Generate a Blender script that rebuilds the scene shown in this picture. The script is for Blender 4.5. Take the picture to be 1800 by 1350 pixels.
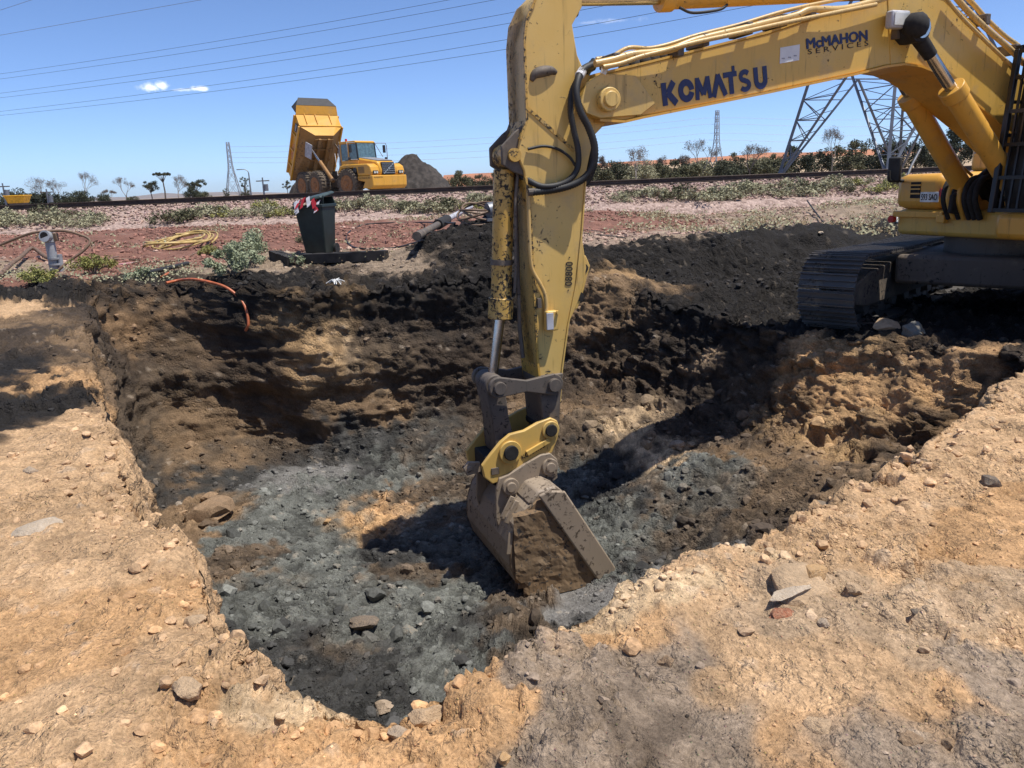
import bpy, math, random
import numpy as np
from mathutils import Vector, Matrix
R = math.radians
for o in list(bpy.data.objects): bpy.data.objects.remove(o)
S = bpy.context.scene
C = S.collection

# ------------------------------------------------------------------ camera
FPX, PITCH, ROLL, EYE = 1400.0, R(14.1), R(2.35), 1.65
cam = bpy.data.cameras.new('camera'); cam.sensor_width = 36; cam.lens = FPX / 1800 * 36
cam.clip_start = 0.05; cam.clip_end = 12000
co = bpy.data.objects.new('camera', cam); C.objects.link(co); S.camera = co
_r, _u, _f = Vector((1, 0, 0)), Vector((0, math.sin(PITCH), math.cos(PITCH))), Vector((0, math.cos(PITCH), -math.sin(PITCH)))
_ri = _r * math.cos(ROLL) - _u * math.sin(ROLL); _ui = _r * math.sin(ROLL) + _u * math.cos(ROLL)
co.matrix_world = Matrix(((_ri.x, _ui.x, -_f.x, 0), (_ri.y, _ui.y, -_f.y, 0), (_ri.z, _ui.z, -_f.z, EYE), (0, 0, 0, 1)))
CAM = Vector((0, 0, EYE))
def ray(u, v):
    return _f + _ri * ((u - 900) / FPX) + _ui * ((675 - v) / FPX)
def atz(u, v, z):
    d = ray(u, v); return CAM + d * ((z - EYE) / d.z)
def aty(u, v, y):
    d = ray(u, v); return CAM + d * (y / d.y)

# ------------------------------------------------------------------ light
SUNV = Vector((0.37, -0.12, 1.0)).normalized()
SUN_EL = math.asin(SUNV.z); SUN_AZ = math.atan2(SUNV.x, SUNV.y)
W = bpy.data.worlds.new('World'); S.world = W; W.use_nodes = True
nt = W.node_tree; nt.nodes.clear()
def N(t, **kw):
    n = nt.nodes.new(t)
    for k, v in kw.items(): setattr(n, k, v)
    return n
out = N('ShaderNodeOutputWorld'); bg = N('ShaderNodeBackground'); bg.inputs['Strength'].default_value = 0.15
sky = N('ShaderNodeTexSky', sky_type='NISHITA', sun_disc=False)
sky.sun_elevation = SUN_EL; sky.sun_rotation = SUN_AZ
sky.air_density = 0.5; sky.dust_density = 0.5; sky.ozone_density = 5.0; sky.altitude = 50
# two small fair-weather clouds low in the north-west and thin cirrus wisps
tc = N('ShaderNodeTexCoord')
prev = None
noi = N('ShaderNodeTexNoise'); noi.inputs['Scale'].default_value = 38; noi.inputs['Detail'].default_value = 6; noi.inputs['Roughness'].default_value = .62
nt.links.new(tc.outputs['Generated'], noi.inputs['Vector'])
def cloud(u, v, rx, rz, dens):
    d = ray(u, v).normalized()
    sub = N('ShaderNodeVectorMath', operation='SUBTRACT'); nt.links.new(tc.outputs['Generated'], sub.inputs[0]); sub.inputs[1].default_value = d
    sc = N('ShaderNodeVectorMath', operation='MULTIPLY'); nt.links.new(sub.outputs[0], sc.inputs[0]); sc.inputs[1].default_value = (1 / rx, 1 / rx, 1 / rz)
    ln = N('ShaderNodeVectorMath', operation='LENGTH'); nt.links.new(sc.outputs[0], ln.inputs[0])
    m1 = N('ShaderNodeMath', operation='MULTIPLY_ADD'); nt.links.new(noi.outputs['Fac'], m1.inputs[0]); m1.inputs[1].default_value = 2.4
    m2 = N('ShaderNodeMath', operation='SUBTRACT'); nt.links.new(m1.outputs[0], m2.inputs[0]); nt.links.new(ln.outputs['Value'], m2.inputs[1]); m1.inputs[2].default_value = -.55
    mr = N('ShaderNodeMapRange', interpolation_type='SMOOTHSTEP'); nt.links.new(m2.outputs[0], mr.inputs['Value'])
    mr.inputs['From Min'].default_value = 0; mr.inputs['From Max'].default_value = .6; mr.inputs['To Max'].default_value = dens
    return mr.outputs[0]
mask = None
for a in ((262, 153, .024, .009, .85), (283, 150, .016, .008, .7), (350, 156, .013, .004, .7), (318, 158, .02, .003, .4), (1090, 36, .05, .006, .22), (1030, 40, .03, .004, .15)):
    c = cloud(*a)
    if mask is None: mask = c
    else:
        m = N('ShaderNodeMath', operation='MAXIMUM'); nt.links.new(mask, m.inputs[0]); nt.links.new(c, m.inputs[1]); mask = m.outputs[0]
wb = N('ShaderNodeMix', data_type='RGBA', blend_type='MULTIPLY'); wb.inputs['Factor'].default_value = 1; nt.links.new(sky.outputs[0], wb.inputs['A']); wb.inputs['B'].default_value = (1.05, 1.09, 1.16, 1)   # camera white balance
mx = N('ShaderNodeMix', data_type='RGBA'); nt.links.new(mask, mx.inputs['Factor']); nt.links.new(wb.outputs['Result'], mx.inputs['A']); mx.inputs['B'].default_value = (8.6, 8.8, 9.2, 1)
nt.links.new(mx.outputs['Result'], bg.inputs['Color']); nt.links.new(bg.outputs[0], out.inputs['Surface'])
sl = bpy.data.lights.new('sun', 'SUN'); sl.energy = 5.0; sl.angle = R(.53); sl.color = (1, .95, .87)
so = bpy.data.objects.new('sun', sl); C.objects.link(so); so.rotation_euler = SUNV.to_track_quat('Z', 'Y').to_euler(); so.location = (20, -10, 80)
S.view_settings.view_transform = 'Standard'; S.view_settings.look = 'None'; S.view_settings.exposure = 0.2; S.view_settings.gamma = 1

# ------------------------------------------------------------------ helpers
rnd = random.Random(7)
class MB:
    def __init__(s): s.v = []; s.f = []
    def add(s, vs, fs):
        o = len(s.v); s.v += [tuple(p) for p in vs]; s.f += [tuple(i + o for i in f) for f in fs]; return s
    def box(s, c, d, rot=None):
        x, y, z = d[0] / 2, d[1] / 2, d[2] / 2
        vs = [Vector((a * x, b * y, q * z)) for a in (-1, 1) for b in (-1, 1) for q in (-1, 1)]
        if rot is not None: vs = [rot @ p for p in vs]
        return s.add([p + Vector(c) for p in vs], [(0, 1, 3, 2), (4, 6, 7, 5), (0, 4, 5, 1), (2, 3, 7, 6), (0, 2, 6, 4), (1, 5, 7, 3)])
    def bx(s, a, b):
        return s.box([(p + q) / 2 for p, q in zip(a, b)], [abs(q - p) for p, q in zip(a, b)])
    def bar(s, a, b, w, h=None, up=(0, 0, 1)):
        a, b = Vector(a), Vector(b); d = b - a; L = d.length; z = d.normalized(); u = Vector(up)
        if abs(z.dot(u)) > .98: u = Vector((1, 0, 0))
        x = z.cross(u).normalized(); y = x.cross(z)
        m = Matrix((x, z, y)).transposed()
        return s.box((a + b) / 2, (w, L, h or w), m)
    def cyl(s, a, b, r, r2=None, n=14, cap=True):
        a, b = Vector(a), Vector(b); z = (b - a).normalized(); u = Vector((0, 0, 1)) if abs(z.z) < .9 else Vector((1, 0, 0))
        x = z.cross(u).normalized(); y = z.cross(x); r2 = r if r2 is None else r2
        vs = []
        for p, q in ((a, r), (b, r2)):
            vs += [p + (x * math.cos(t) + y * math.sin(t)) * q for t in (2 * math.pi * i / n for i in range(n))]
        fs = [(i, (i + 1) % n, n + (i + 1) % n, n + i) for i in range(n)]
        if cap: fs += [tuple(range(n - 1, -1, -1)), tuple(range(n, 2 * n))]
        return s.add(vs, fs)
    def tube(s, pts, r, n=8, closed=False):
        pts = [Vector(p) for p in pts]; m = len(pts); vs = []
        rr = r if isinstance(r, (list, tuple)) else [r] * m
        px = None
        for i, p in enumerate(pts):
            t = (pts[min(i + 1, m - 1)] - pts[max(i - 1, 0)]).normalized()
            if px is None:
                u = Vector((0, 0, 1)) if abs(t.z) < .9 else Vector((1, 0, 0)); px = t.cross(u).normalized()
            px = (px - t * px.dot(t)).normalized(); py = t.cross(px)
            vs += [p + (px * math.cos(a) + py * math.sin(a)) * rr[i] for a in (2 * math.pi * k / n for k in range(n))]
        fs = [(i * n + k, i * n + (k + 1) % n, (i + 1) * n + (k + 1) % n, (i + 1) * n + k) for i in range(m - 1) for k in range(n)]
        fs += [tuple(range(n - 1, -1, -1)), tuple(range((m - 1) * n, m * n))]
        return s.add(vs, fs)
    def prism(s, poly, y0, y1):      # poly in (x,z), extruded along y
        n = len(poly)
        vs = [(p[0], y0, p[1]) for p in poly] + [(p[0], y1, p[1]) for p in poly]
        fs = [(i, (i + 1) % n, n + (i + 1) % n, n + i) for i in range(n)] + [tuple(range(n - 1, -1, -1)), tuple(range(n, 2 * n))]
        return s.add(vs, fs)
    def lathe(s, prof, c=(0, 0, 0), n=20, axis='y'):   # prof (r, h)
        vs = []
        for r, h in prof:
            for k in range(n):
                a = 2 * math.pi * k / n
                p = (r * math.cos(a), h, r * math.sin(a)) if axis == 'y' else (r * math.cos(a), r * math.sin(a), h)
                vs.append((p[0] + c[0], p[1] + c[1], p[2] + c[2]))
        m = len(prof)
        fs = [(i * n + k, i * n + (k + 1) % n, (i + 1) * n + (k + 1) % n, (i + 1) * n + k) for i in range(m - 1) for k in range(n)]
        fs += [tuple(range(n)), tuple(range((m - 1) * n, m * n))]
        return s.add(vs, fs)
    def mesh(s, name, smooth=None):
        me = bpy.data.meshes.new(name); me.from_pydata(s.v, [], s.f); me.validate(); me.update()
        import bmesh
        b = bmesh.new(); b.from_mesh(me); bmesh.ops.recalc_face_normals(b, faces=b.faces); b.to_mesh(me); b.free()
        if smooth is not None:
            me.shade_smooth(); me.set_sharp_from_angle(angle=R(smooth))
        return me
def link(name, me, mat=None, parent=None, loc=None, rz=None):
    o = bpy.data.objects.new(name, me); C.objects.link(o)
    if mat is not None and me is not None and not me.materials: me.materials.append(mat)
    if parent: o.parent = parent
    if loc is not None: o.location = loc
    if rz is not None: o.rotation_euler = (0, 0, rz)
    return o
def part(name, mb, mat, parent, smooth=35, bevel=0):
    o = link(name, mb.mesh(name, smooth), mat, parent)
    if bevel:
        b = o.modifiers.new('bevel', 'BEVEL'); b.width = bevel; b.segments = 2; b.limit_method = 'ANGLE'; b.angle_limit = R(40); b.harden_normals = False
    return o
def tag(o, label, cat, group=None, kind=None):
    if label: o['label'] = label
    if cat: o['category'] = cat
    if group: o['group'] = group
    if kind: o['kind'] = kind
    return o
def thing(name, label, cat, loc=(0, 0, 0), rz=0, group=None):
    return tag(link(name, None, None, None, loc, rz), label, cat, group)
def spline(pts, k=6):
    P = [Vector(p) for p in pts]; P = [P[0] * 2 - P[1]] + P + [P[-1] * 2 - P[-2]]; o = []
    for i in range(1, len(P) - 2):
        a, b, c, d = P[i - 1:i + 3]
        for j in range(k):
            t = j / k
            o.append(.5 * ((2 * b) + (c - a) * t + (2 * a - 5 * b + 4 * c - d) * t * t + (3 * b - a - 3 * c + d) * t ** 3))
    o.append(P[-2]); return o

# ------------------------------------------------------------------ materials
class Mat:
    def __init__(s, name, rough=.8, metal=0.0):
        s.m = bpy.data.materials.new(name); s.m.use_nodes = True; s.t = s.m.node_tree
        s.b = s.t.nodes['Principled BSDF']; s.b.inputs['Roughness'].default_value = rough; s.b.inputs['Metallic'].default_value = metal
        s.co = s.t.nodes.new('ShaderNodeTexCoord')
    def n(s, t, **kw):
        n = s.t.nodes.new(t)
        for k, v in kw.items(): setattr(n, k, v)
        return n
    def l(s, a, b): s.t.links.new(a, b)
    def noise(s, scale, detail=5, rough=.6, coord='Object', stretch=None, dist=0):
        n = s.n('ShaderNodeTexNoise'); n.inputs['Scale'].default_value = scale; n.inputs['Detail'].default_value = detail; n.inputs['Roughness'].default_value = rough; n.inputs['Distortion'].default_value = dist
        v = s.co.outputs[coord]
        if stretch:
            mp = s.n('ShaderNodeMapping'); mp.inputs['Scale'].default_value = stretch; s.l(v, mp.inputs['Vector']); v = mp.outputs[0]
        s.l(v, n.inputs['Vector']); return n.outputs['Fac']
    def ramp(s, fac, lo, hi, a=0., b=1.):
        m = s.n('ShaderNodeMapRange', interpolation_type='SMOOTHSTEP'); s.l(fac, m.inputs['Value'])
        for k, v in (('From Min', lo), ('From Max', hi), ('To Min', a), ('To Max', b)): m.inputs[k].default_value = v
        return m.outputs[0]
    def mix(s, fac, a, b, mode='MIX'):
        m = s.n('ShaderNodeMix', data_type='RGBA', blend_type=mode)
        for k, v in (('Factor', fac), ('A', a), ('B', b)):
            if isinstance(v, (int, float)): m.inputs[k].default_value = v
            elif isinstance(v, tuple): m.inputs[k].default_value = (*v, 1)[:4]
            else: s.l(v, m.inputs[k])
        return m.outputs['Result']
    def math(s, op, a, b=0.0):
        m = s.n('ShaderNodeMath', operation=op)
        for i, v in enumerate((a, b)):
            if isinstance(v, (int, float)): m.inputs[i].default_value = v
            else: s.l(v, m.inputs[i])
        return m.outputs[0]
    def col(s, c):
        if isinstance(c, tuple): s.b.inputs['Base Color'].default_value = (*c, 1)
        else: s.l(c, s.b.inputs['Base Color'])
        return s
    def bump(s, h, strength=.4, dist=.01):
        b = s.n('ShaderNodeBump'); b.inputs['Strength'].default_value = strength; b.inputs['Distance'].default_value = dist
        s.l(h, b.inputs['Height']); s.l(b.outputs[0], s.b.inputs['Normal']); return s
def plain(name, c, rough=.7, metal=0., var=.25, scale=6):
    m = Mat(name, rough, metal); n = m.noise(scale, 4)
    m.col(m.mix(m.ramp(n, .3, .7), tuple(x * (1 - var) for x in c), tuple(min(1, x * (1 + var)) for x in c))); m.bump(m.noise(scale * 12, 3), .15, .003)
    return m.m
def painted(name, c, mud=(.035, .03, .026), amount=.5, rough=.42, scale=3.0, fade=(.62, .47, .2)):
    """machine paint: faded patches, mud spatter, scraped streaks"""
    m = Mat(name, rough); big = m.noise(scale * .5, 4, .6); sp = m.noise(scale * 6, 6, .68, dist=.6); st = m.noise(scale * 2, 5, .65, stretch=(1, 1, .22)); fine = m.noise(scale * 30, 3)
    base = m.mix(m.ramp(big, .35, .7, 0, .35), c, fade)
    base = m.mix(m.ramp(st, .52, .75, 0, .45), base, tuple(x * .55 for x in c))
    dust = m.noise(scale * .9, 6, .7); base = m.mix(m.ramp(dust, .5, .72, 0, .4), base, (.34, .26, .17)); run = m.noise(scale * 7, 3, .6, stretch=(1, 1, .07)); base = m.mix(m.ramp(run, .6, .74, 0, .5), base, tuple(x * .32 for x in c))
    k = m.ramp(m.math('ADD', m.math('MULTIPLY', sp, .7), m.math('MULTIPLY', big, .3)), .66 - amount * .2, .70 - amount * .17)
    m.col(m.mix(k, base, mud)); m.l(m.ramp(k, 0, 1, rough, .9), m.b.inputs['Roughness'])
    m.bump(m.math('ADD', m.math('MULTIPLY', k, 1.2), m.math('MULTIPLY', fine, .25)), .35, .006); return m.m
M = {}
M['yellow'] = painted('excavator_yellow', (.64, .39, .075), amount=.3, fade=(.66, .45, .14))
M['armyellow'] = painted('arm_yellow_spattered', (.63, .405, .105), mud=(.06, .045, .03), amount=.36, scale=2.4, fade=(.68, .50, .2))
M['cylyellow'] = painted('worn_cylinder_paint', (.52, .30, .05), mud=(.03, .026, .022), amount=.78, scale=4)
M['oilyellow'] = painted('cylinder_yellow', (.66, .34, .05), amount=.1, fade=(.66, .38, .08))
M['truckyellow'] = painted('truck_yellow', (.66, .33, .03), mud=(.2, .11, .04), amount=.12, scale=1.2, fade=(.66, .36, .07))
M['truckbed'] = painted('truck_body_shaded_dusty', (.30, .15, .04), mud=(.11, .065, .035), amount=.5, scale=1, fade=(.26, .14, .05))  # truck yellow darkened: shade under the raised tray put into the colour
M['muddy'] = painted('muddy_steel', (.10, .082, .066), mud=(.028, .024, .021), amount=.5, rough=.7, fade=(.17, .13, .1))
M['bucketsteel'] = painted('worn_bucket_steel', (.28, .22, .155), mud=(.09, .066, .045), amount=.56, rough=.6, fade=(.35, .285, .23))
M['caked'] = painted('caked_clay_steel', (.17, .115, .065), mud=(.045, .04, .036), amount=.62, rough=.9, fade=(.32, .18, .075))
M['track'] = painted('track_steel', (.085, .078, .072), mud=(.035, .031, .028), amount=.5, rough=.5, fade=(.11, .1, .1))
M['blacksteel'] = plain('black_guard_steel', (.012, .012, .013), .45)
M['rubber'] = plain('black_rubber', (.018, .018, .018), .6, var=.4)
M['mud'] = plain('black_mud_and_hole_dark', (.018, .016, .015), .9, var=.4, scale=20)  # mud, also the painted inner dark of holes, vents and pipe mouth
M['chrome'] = plain('chrome_rod', (.5, .47, .43), .22, 1.0, .12, 10)
M['brasspipe'] = painted('painted_pipe', (.56, .36, .12), mud=(.06, .045, .03), amount=.42, rough=.35, scale=5, fade=(.6, .45, .2))
M['navy'] = plain('navy_decal', (.012, .018, .085), .4, var=.2, scale=30)
M['blackprint'] = plain('black_print', (.03, .022, .015), .6, var=.3, scale=30)
M['whitepaint'] = plain('white_sticker', (.72, .72, .7), .5, var=.06)
M['greyprint'] = plain('grey_print', (.4, .4, .42), .6)
M['glass'] = plain('dark_glass', (.02, .03, .035), .05)
M['redlens'] = plain('red_lens', (.5, .03, .03), .3)
M['lamplens'] = plain('lamp_lens', (.55, .55, .5), .15)
M['plate'] = plain('number_plate_white', (.7, .7, .66), .5)
M['steelgrey'] = plain('galvanised_steel', (.20, .21, .23), .5, .6, .2, 3)
M['rail'] = plain('rusty_rail_steel', (.055, .035, .026), .6, .3, .3, 5)
M['dirt'] = None

# ------------------------------------------------------------------ numpy noise
def _h(i, j, k, s):
    h = (i * 374761393 + j * 668265263 + k * 2147483647 + s * 1274126177).astype(np.int64) & 0xffffffff
    h = ((h ^ (h >> 13)) * 1274126177) & 0xffffffff
    h = ((h ^ (h >> 16)) * 2246822519) & 0xffffffff
    return ((h ^ (h >> 15)) & 0xffffff).astype(np.float32) / 16777216.0
def vnoise(P, sc, seed=0):
    q = (P * sc); i = np.floor(q); fr = (q - i).astype(np.float32); i = i.astype(np.int64); w = fr * fr * fr * (fr * (fr * 6 - 15) + 10)
    r = 0
    for a in (0, 1):
        wa = w[:, 0] if a else 1 - w[:, 0]
        for b in (0, 1):
            wb = w[:, 1] if b else 1 - w[:, 1]
            for c in (0, 1):
                wc = w[:, 2] if c else 1 - w[:, 2]
                r = r + wa * wb * wc * _h(i[:, 0] + a, i[:, 1] + b, i[:, 2] + c, seed)
    return r * 2 - 1
_rot = np.array([[.36, .48, -.8], [-.8, .6, 0], [.48, .64, .6]])
def fbm(P, sc, octv=4, seed=0, gain=.5):
    r = 0; a = 1.0; t = 0; Q = P
    for o in range(octv):
        r = r + a * vnoise(Q, sc, seed + o * 17); t += a; a *= gain; sc *= 2.03; Q = Q @ _rot
    return r / t
def worley(P, sc, seed=0):
    q = P * sc; i = np.floor(q).astype(np.int64); d1 = np.full(len(P), 9., np.float32); idv = np.zeros(len(P), np.float32); fac = np.zeros(len(P), np.float32); e2 = np.full(len(P), 9., np.float32)
    for a in (-1, 0, 1):
        for b in (-1, 0, 1):
            for c in (-1, 0, 1):
                I, J, K = i[:, 0] + a, i[:, 1] + b, i[:, 2] + c
                d = (I + _h(I, J, K, seed) - q[:, 0]) ** 2 + (J + _h(I, J, K, seed + 1) - q[:, 1]) ** 2 + (K + _h(I, J, K, seed + 2) - q[:, 2]) ** 2
                m = d < d1; e2 = np.where(m, d1, np.minimum(e2, d)).astype(np.float32); d1 = np.where(m, d, d1).astype(np.float32); hv = _h(I, J, K, seed + 3); idv = np.where(m, hv, idv)
                # each broken piece is a plate with its own height and tilt
                tl = (hv - .5) * .8 + (_h(I, J, K, seed + 4) - .5) * (q[:, 0] - I - .5) * 1.0 + (_h(I, J, K, seed + 5) - .5) * (q[:, 1] - J - .5) * 1.0 + (_h(I, J, K, seed + 6) - .5) * (q[:, 2] - K - .5) * 1.0
                fac = np.where(m, tl, fac)
    e = sstep(0, .22, np.sqrt(e2) - np.sqrt(d1)); return np.sqrt(d1), idv, (fac * (.35 + .65 * e) - .32 * (1 - e)).astype(np.float32)   # crevices between the pieces
def sstep(a, b, x):
    t = np.clip((x - a) / (b - a), 0, 1); return t * t * (3 - 2 * t)

# ------------------------------------------------------------------ ground: one sheet from the pit floor out to the horizon
CX, CY = 0.2, 7.5
RIM = [(-.45, 2.35, -.05), (-.9, 2.52, -.02), (-1.28, 3.06, 0), (-1.74, 3.73, 0), (-2.22, 4.4, 0), (-2.62, 5.0, .02), (-3.45, 6.35, .07), (-4.44, 8.33, .2), (-5.3, 10.0, .3), (-5.75, 11.2, .38),
       (-4.7, 11.7, .4), (-3.0, 10.9, .3), (-1.5, 11.2, .35), (-.2, 11.6, .42), (.9, 12.0, .3), (1.9, 11.8, .05), (2.75, 10.7, -.15), (3.5, 9.7, -.28), (4.5, 8.85, -.3), (5.05, 7.7, -.2), (4.5, 6.6, -.08),
       (3.21, 5.33, 0), (2.35, 4.46, 0), (1.6, 3.84, 0), (.71, 3.16, 0), (.18, 2.69, -.02), (-.2, 2.45, -.05)]
TOE = [(-.35, 3.0, -2.2), (-1.5, 4.5, -2.2), (-3.0, 7.2, -2.15), (-4.4, 9.4, -2.1), (-4.1, 9.75, -2.08), (-2.64, 9.9, -2.0), (-.83, 10.45, -1.65), (.2, 10.6, -1.4), (1.0, 10.3, -1.35), (1.7, 9.75, -1.4), (2.4, 8.6, -1.4), (2.9, 7.95, -1.35),
       (3.85, 7.5, -1.25), (4.0, 6.9, -1.3), (3.2, 5.9, -1.6), (2.1, 4.75, -2.0), (.8, 3.65, -2.2)]
def polar(L):
    L = L + [L[0]]; X = []
    for a, b in zip(L[:-1], L[1:]):
        a, b = np.array(a), np.array(b)
        for t in np.linspace(0, 1, 30, endpoint=False): X.append(a + (b - a) * t)
    X = np.array(X); th = np.arctan2(X[:, 1] - CY, X[:, 0] - CX); o = np.argsort(th); th = th[o]; r = np.hypot(X[:, 0] - CX, X[:, 1] - CY)[o]; z = X[o, 2]
    return np.concatenate([th - 2 * np.pi, th, th + 2 * np.pi]), np.tile(r, 3), np.tile(z, 3)
NT = 1400
tt = np.linspace(-np.pi, np.pi, 4001); dn = (tt + np.pi / 2 + np.pi) % (2 * np.pi) - np.pi
cw = np.cumsum(1 + 2.4 * np.exp(-(dn / R(50)) ** 2)); cw = (cw - cw[0]) / (cw[-1] - cw[0])
TH = np.interp(np.arange(NT) / NT, cw, tt)
a, b, c = polar(RIM); rr = np.interp(TH, a, b); rz = np.interp(TH, a, c)
a, b, c = polar(TOE); tr = np.interp(TH, a, b); tz = np.interp(TH, a, c)
def smooth_per(x, k):
    kern = np.ones(k) / k; return np.convolve(np.concatenate([x[-k:], x, x[:k]]), kern, 'same')[k:-k]
circ = np.stack([np.cos(TH), np.sin(TH), TH * 0], 1)
rr = smooth_per(rr, 9) + fbm(circ * rr[:, None], 1.3, 5, 3) * .16
tr = smooth_per(tr, 25) + fbm(circ * tr[:, None], .9, 3, 9) * .2
rz = smooth_per(rz, 15)
tr = np.minimum(tr, rr - .22)
NF, NW, NO1, NO2 = 130, 105, 285, 165
CTRL = np.array([(-8, 0, .1), (-3, 1, 0), (0, 0, 0), (0, -6, 0), (-8, -8, 0), (8, -8, 0), (4, 1, 0), (8, 1, 0), (8, 4, -.05), (5.5, 6.3, -.1), (-4, 5, .08), (-8, 6, .25), (-8, 11, .45), (-6.5, 12.6, .5), (-3, 12.3, .48), (0, 12.6, .5), (-3, 13.7, .58),
                 (-12, 13, .55), (1.4, 13.2, .35), (2.6, 13.2, .0), (4, 13.5, -.12), (6, 15.3, -.1), (4.5, 9.5, -.3), (5.5, 11.5, -.3), (6.5, 10.7, -.3), (8, 13, -.3), (9, 9, -.3), (7, 8, -.25), (3.9, 10.2, -.3), (9, 15.5, -.2), (12, 11, -.2), (2.2, 15.6, .5), (4, 16.2, .48), (6, 17.2, .5), (10, 18, .5),
                 (15, 16, .45), (15, 8, 0), (0, 16, .65), (-10, 17, .65), (10, 21, .75), (-10, 22, .8), (0, 22, .8), (20, 22, .8), (-20, 22, .8), (-20, 14, .6), (20, 12, .3), (-16, 4, .2), (16, 0, 0), (0, 26, .9), (20, 26, .9), (-20, 26, .9), (0, 40, 1.15), (30, 40, 1.15), (-30, 40, 1.15)])
def Hout(x, y):
    num = np.zeros_like(x); den = np.zeros_like(x)
    for a, b, z in CTRL:
        w = 1 / ((x - a) ** 2 + (y - b) ** 2 + .25) ** 2; num += w * z; den += w
    h = num / den
    far = sstep(30, 45, np.hypot(x, y - 5)); h = h * (1 - far) + 1.15 * far * (y > 0) + 0 * h
    for mx, my, s, k in ((-.9, 13.2, .55, .42), (-.2, 13.3, .5, .35), (.5, 12.9, .5, .25), (1.1, 13.1, .5, .18)):
        h = h + k * np.exp(-((x - mx) ** 2 + (y - my) ** 2) / (2 * s * s))
    return h
cosT, sinT = np.cos(TH)[:, None], np.sin(TH)[:, None]
uf = (np.arange(NF) / NF) ** 1.1
rf = .04 + uf[None, :] * (tr[:, None] - .04)
w = (np.arange(NW) / NW)
# talus at the foot, steep face, rounded brow
g = np.interp(w, (0, .12, .3, .42, 1), (0, .3, .56, .64, 1)); hh = np.interp(w, (0, .12, .3, .42, 1), (0, .03, .14, .26, 1))
rw = tr[:, None] + (rr - tr)[:, None] * g[None, :]; zw = tz[:, None] + (rz - tz)[:, None] * hh[None, :]
angR = (TH - np.arctan2(7.3 - CY, 4.7 - CX) + np.pi) % (2 * np.pi) - np.pi; hollow = np.exp(-(angR / .11) ** 2); angR2 = (TH - np.arctan2(10.2 - CY, 3.1 - CX) + np.pi) % (2 * np.pi) - np.pi; hollow = hollow * .42 + .22 * np.exp(-(angR2 / .10) ** 2)
rw = rw + hollow[:, None] * (np.clip(1 - ((w - .62) / .34) ** 2, 0, 1) ** .7)[None, :]      # undercut hollows below the tracks
d1 = np.arange(NO1) * .017; k2 = np.arange(1, NO2 + 1); d2 = d1[-1] + .017 * (1.055 ** k2 - 1) / .055 * 1.0
dd = np.concatenate([d1, d2]); dd = dd * 1.0
dd[-1] = max(dd[-1], 5000)
ro = rr[:, None] + dd[None, :]
rad = np.concatenate([rf, rw, ro], 1); NRr = rad.shape[1]
X = CX + rad * cosT; Y = CY + rad * sinT; Z = np.zeros_like(X)
TP = np.array(TOE + [(-.5, 7, -2.25), (.4, 7.2, -2.27), (1.5, 7.3, -2.1), (.3, 8.6, -2.15), (-2, 8.2, -2.2), (-1, 5.5, -2.25), (1, 5.3, -2.25), (1.0, 9.4, -1.85), (2.3, 7.2, -1.75), (-1, 9.6, -2.0)])
def Hfloor(x, y):
    num = 0; den = 0
    for a, b, z in TP:
        ww = 1 / ((x - a) ** 2 + (y - b) ** 2 + .12) ** 1.6; num = num + ww * z; den = den + ww
    return num / den
zf = Hfloor(X[:, :NF], Y[:, :NF]); zt = Hfloor(X[:, NF:NF + 1], Y[:, NF:NF + 1])
Z[:, :NF] = zf
Z[:, NF:NF + NW] = zw + (zt - tz[:, None]) * (1 - w)[None, :] ** 2
ho = Hout(X[:, NF + NW:], Y[:, NF + NW:]); bl = np.exp(-(dd / .7) ** 1.3)[None, :]
Z[:, NF + NW:] = ho * (1 - bl) + (rz[:, None] - .05 * np.exp(-dd / .1)[None, :]) * bl
zone = np.concatenate([np.zeros(NF), np.ones(NW), np.full(len(dd), 2.)])[None, :].repeat(NT, 0)
wallw = np.concatenate([np.zeros(NF), w, np.ones(len(dd))])[None, :].repeat(NT, 0)
ddist = np.concatenate([np.zeros(NF + NW), dd])[None, :].repeat(NT, 0)
# normals of the smooth sheet
G = np.stack([X, Y, Z], 2)
dT = np.roll(G, -1, 0) - np.roll(G, 1, 0); dR = np.gradient(G, axis=1)
NRM = np.cross(dR, dT); NRM /= np.linalg.norm(NRM, axis=2, keepdims=True) + 1e-9
NRM[NRM[..., 2] < -.2] *= -1; NRM[:, :NF - 8] = (0, 0, 1)
P0 = G.reshape(-1, 3); NV = NRM.reshape(-1, 3); zn = zone.ravel(); ww = wallw.ravel(); dr = ddist.ravel()
tri_i = np.arange(NT)[:, None] * NRr; nx = ((np.arange(NT) + 1) % NT)[:, None] * NRr; jj = np.arange(NRr - 1)[None, :]
quads = np.stack([tri_i + jj, tri_i + jj + 1, nx + jj + 1, nx + jj], 2).reshape(-1, 4)
def grid_mesh(name, P, Q):
    me = bpy.data.meshes.new(name); me.vertices.add(len(P)); me.vertices.foreach_set('co', P.astype(np.float32).ravel())
    me.loops.add(Q.size); me.loops.foreach_set('vertex_index', Q.astype(np.int32).ravel())
    me.polygons.add(len(Q)); me.polygons.foreach_set('loop_start', np.arange(0, Q.size, Q.shape[1], dtype=np.int32))
    me.update(calc_edges=True); me.shade_smooth(); return me
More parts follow.
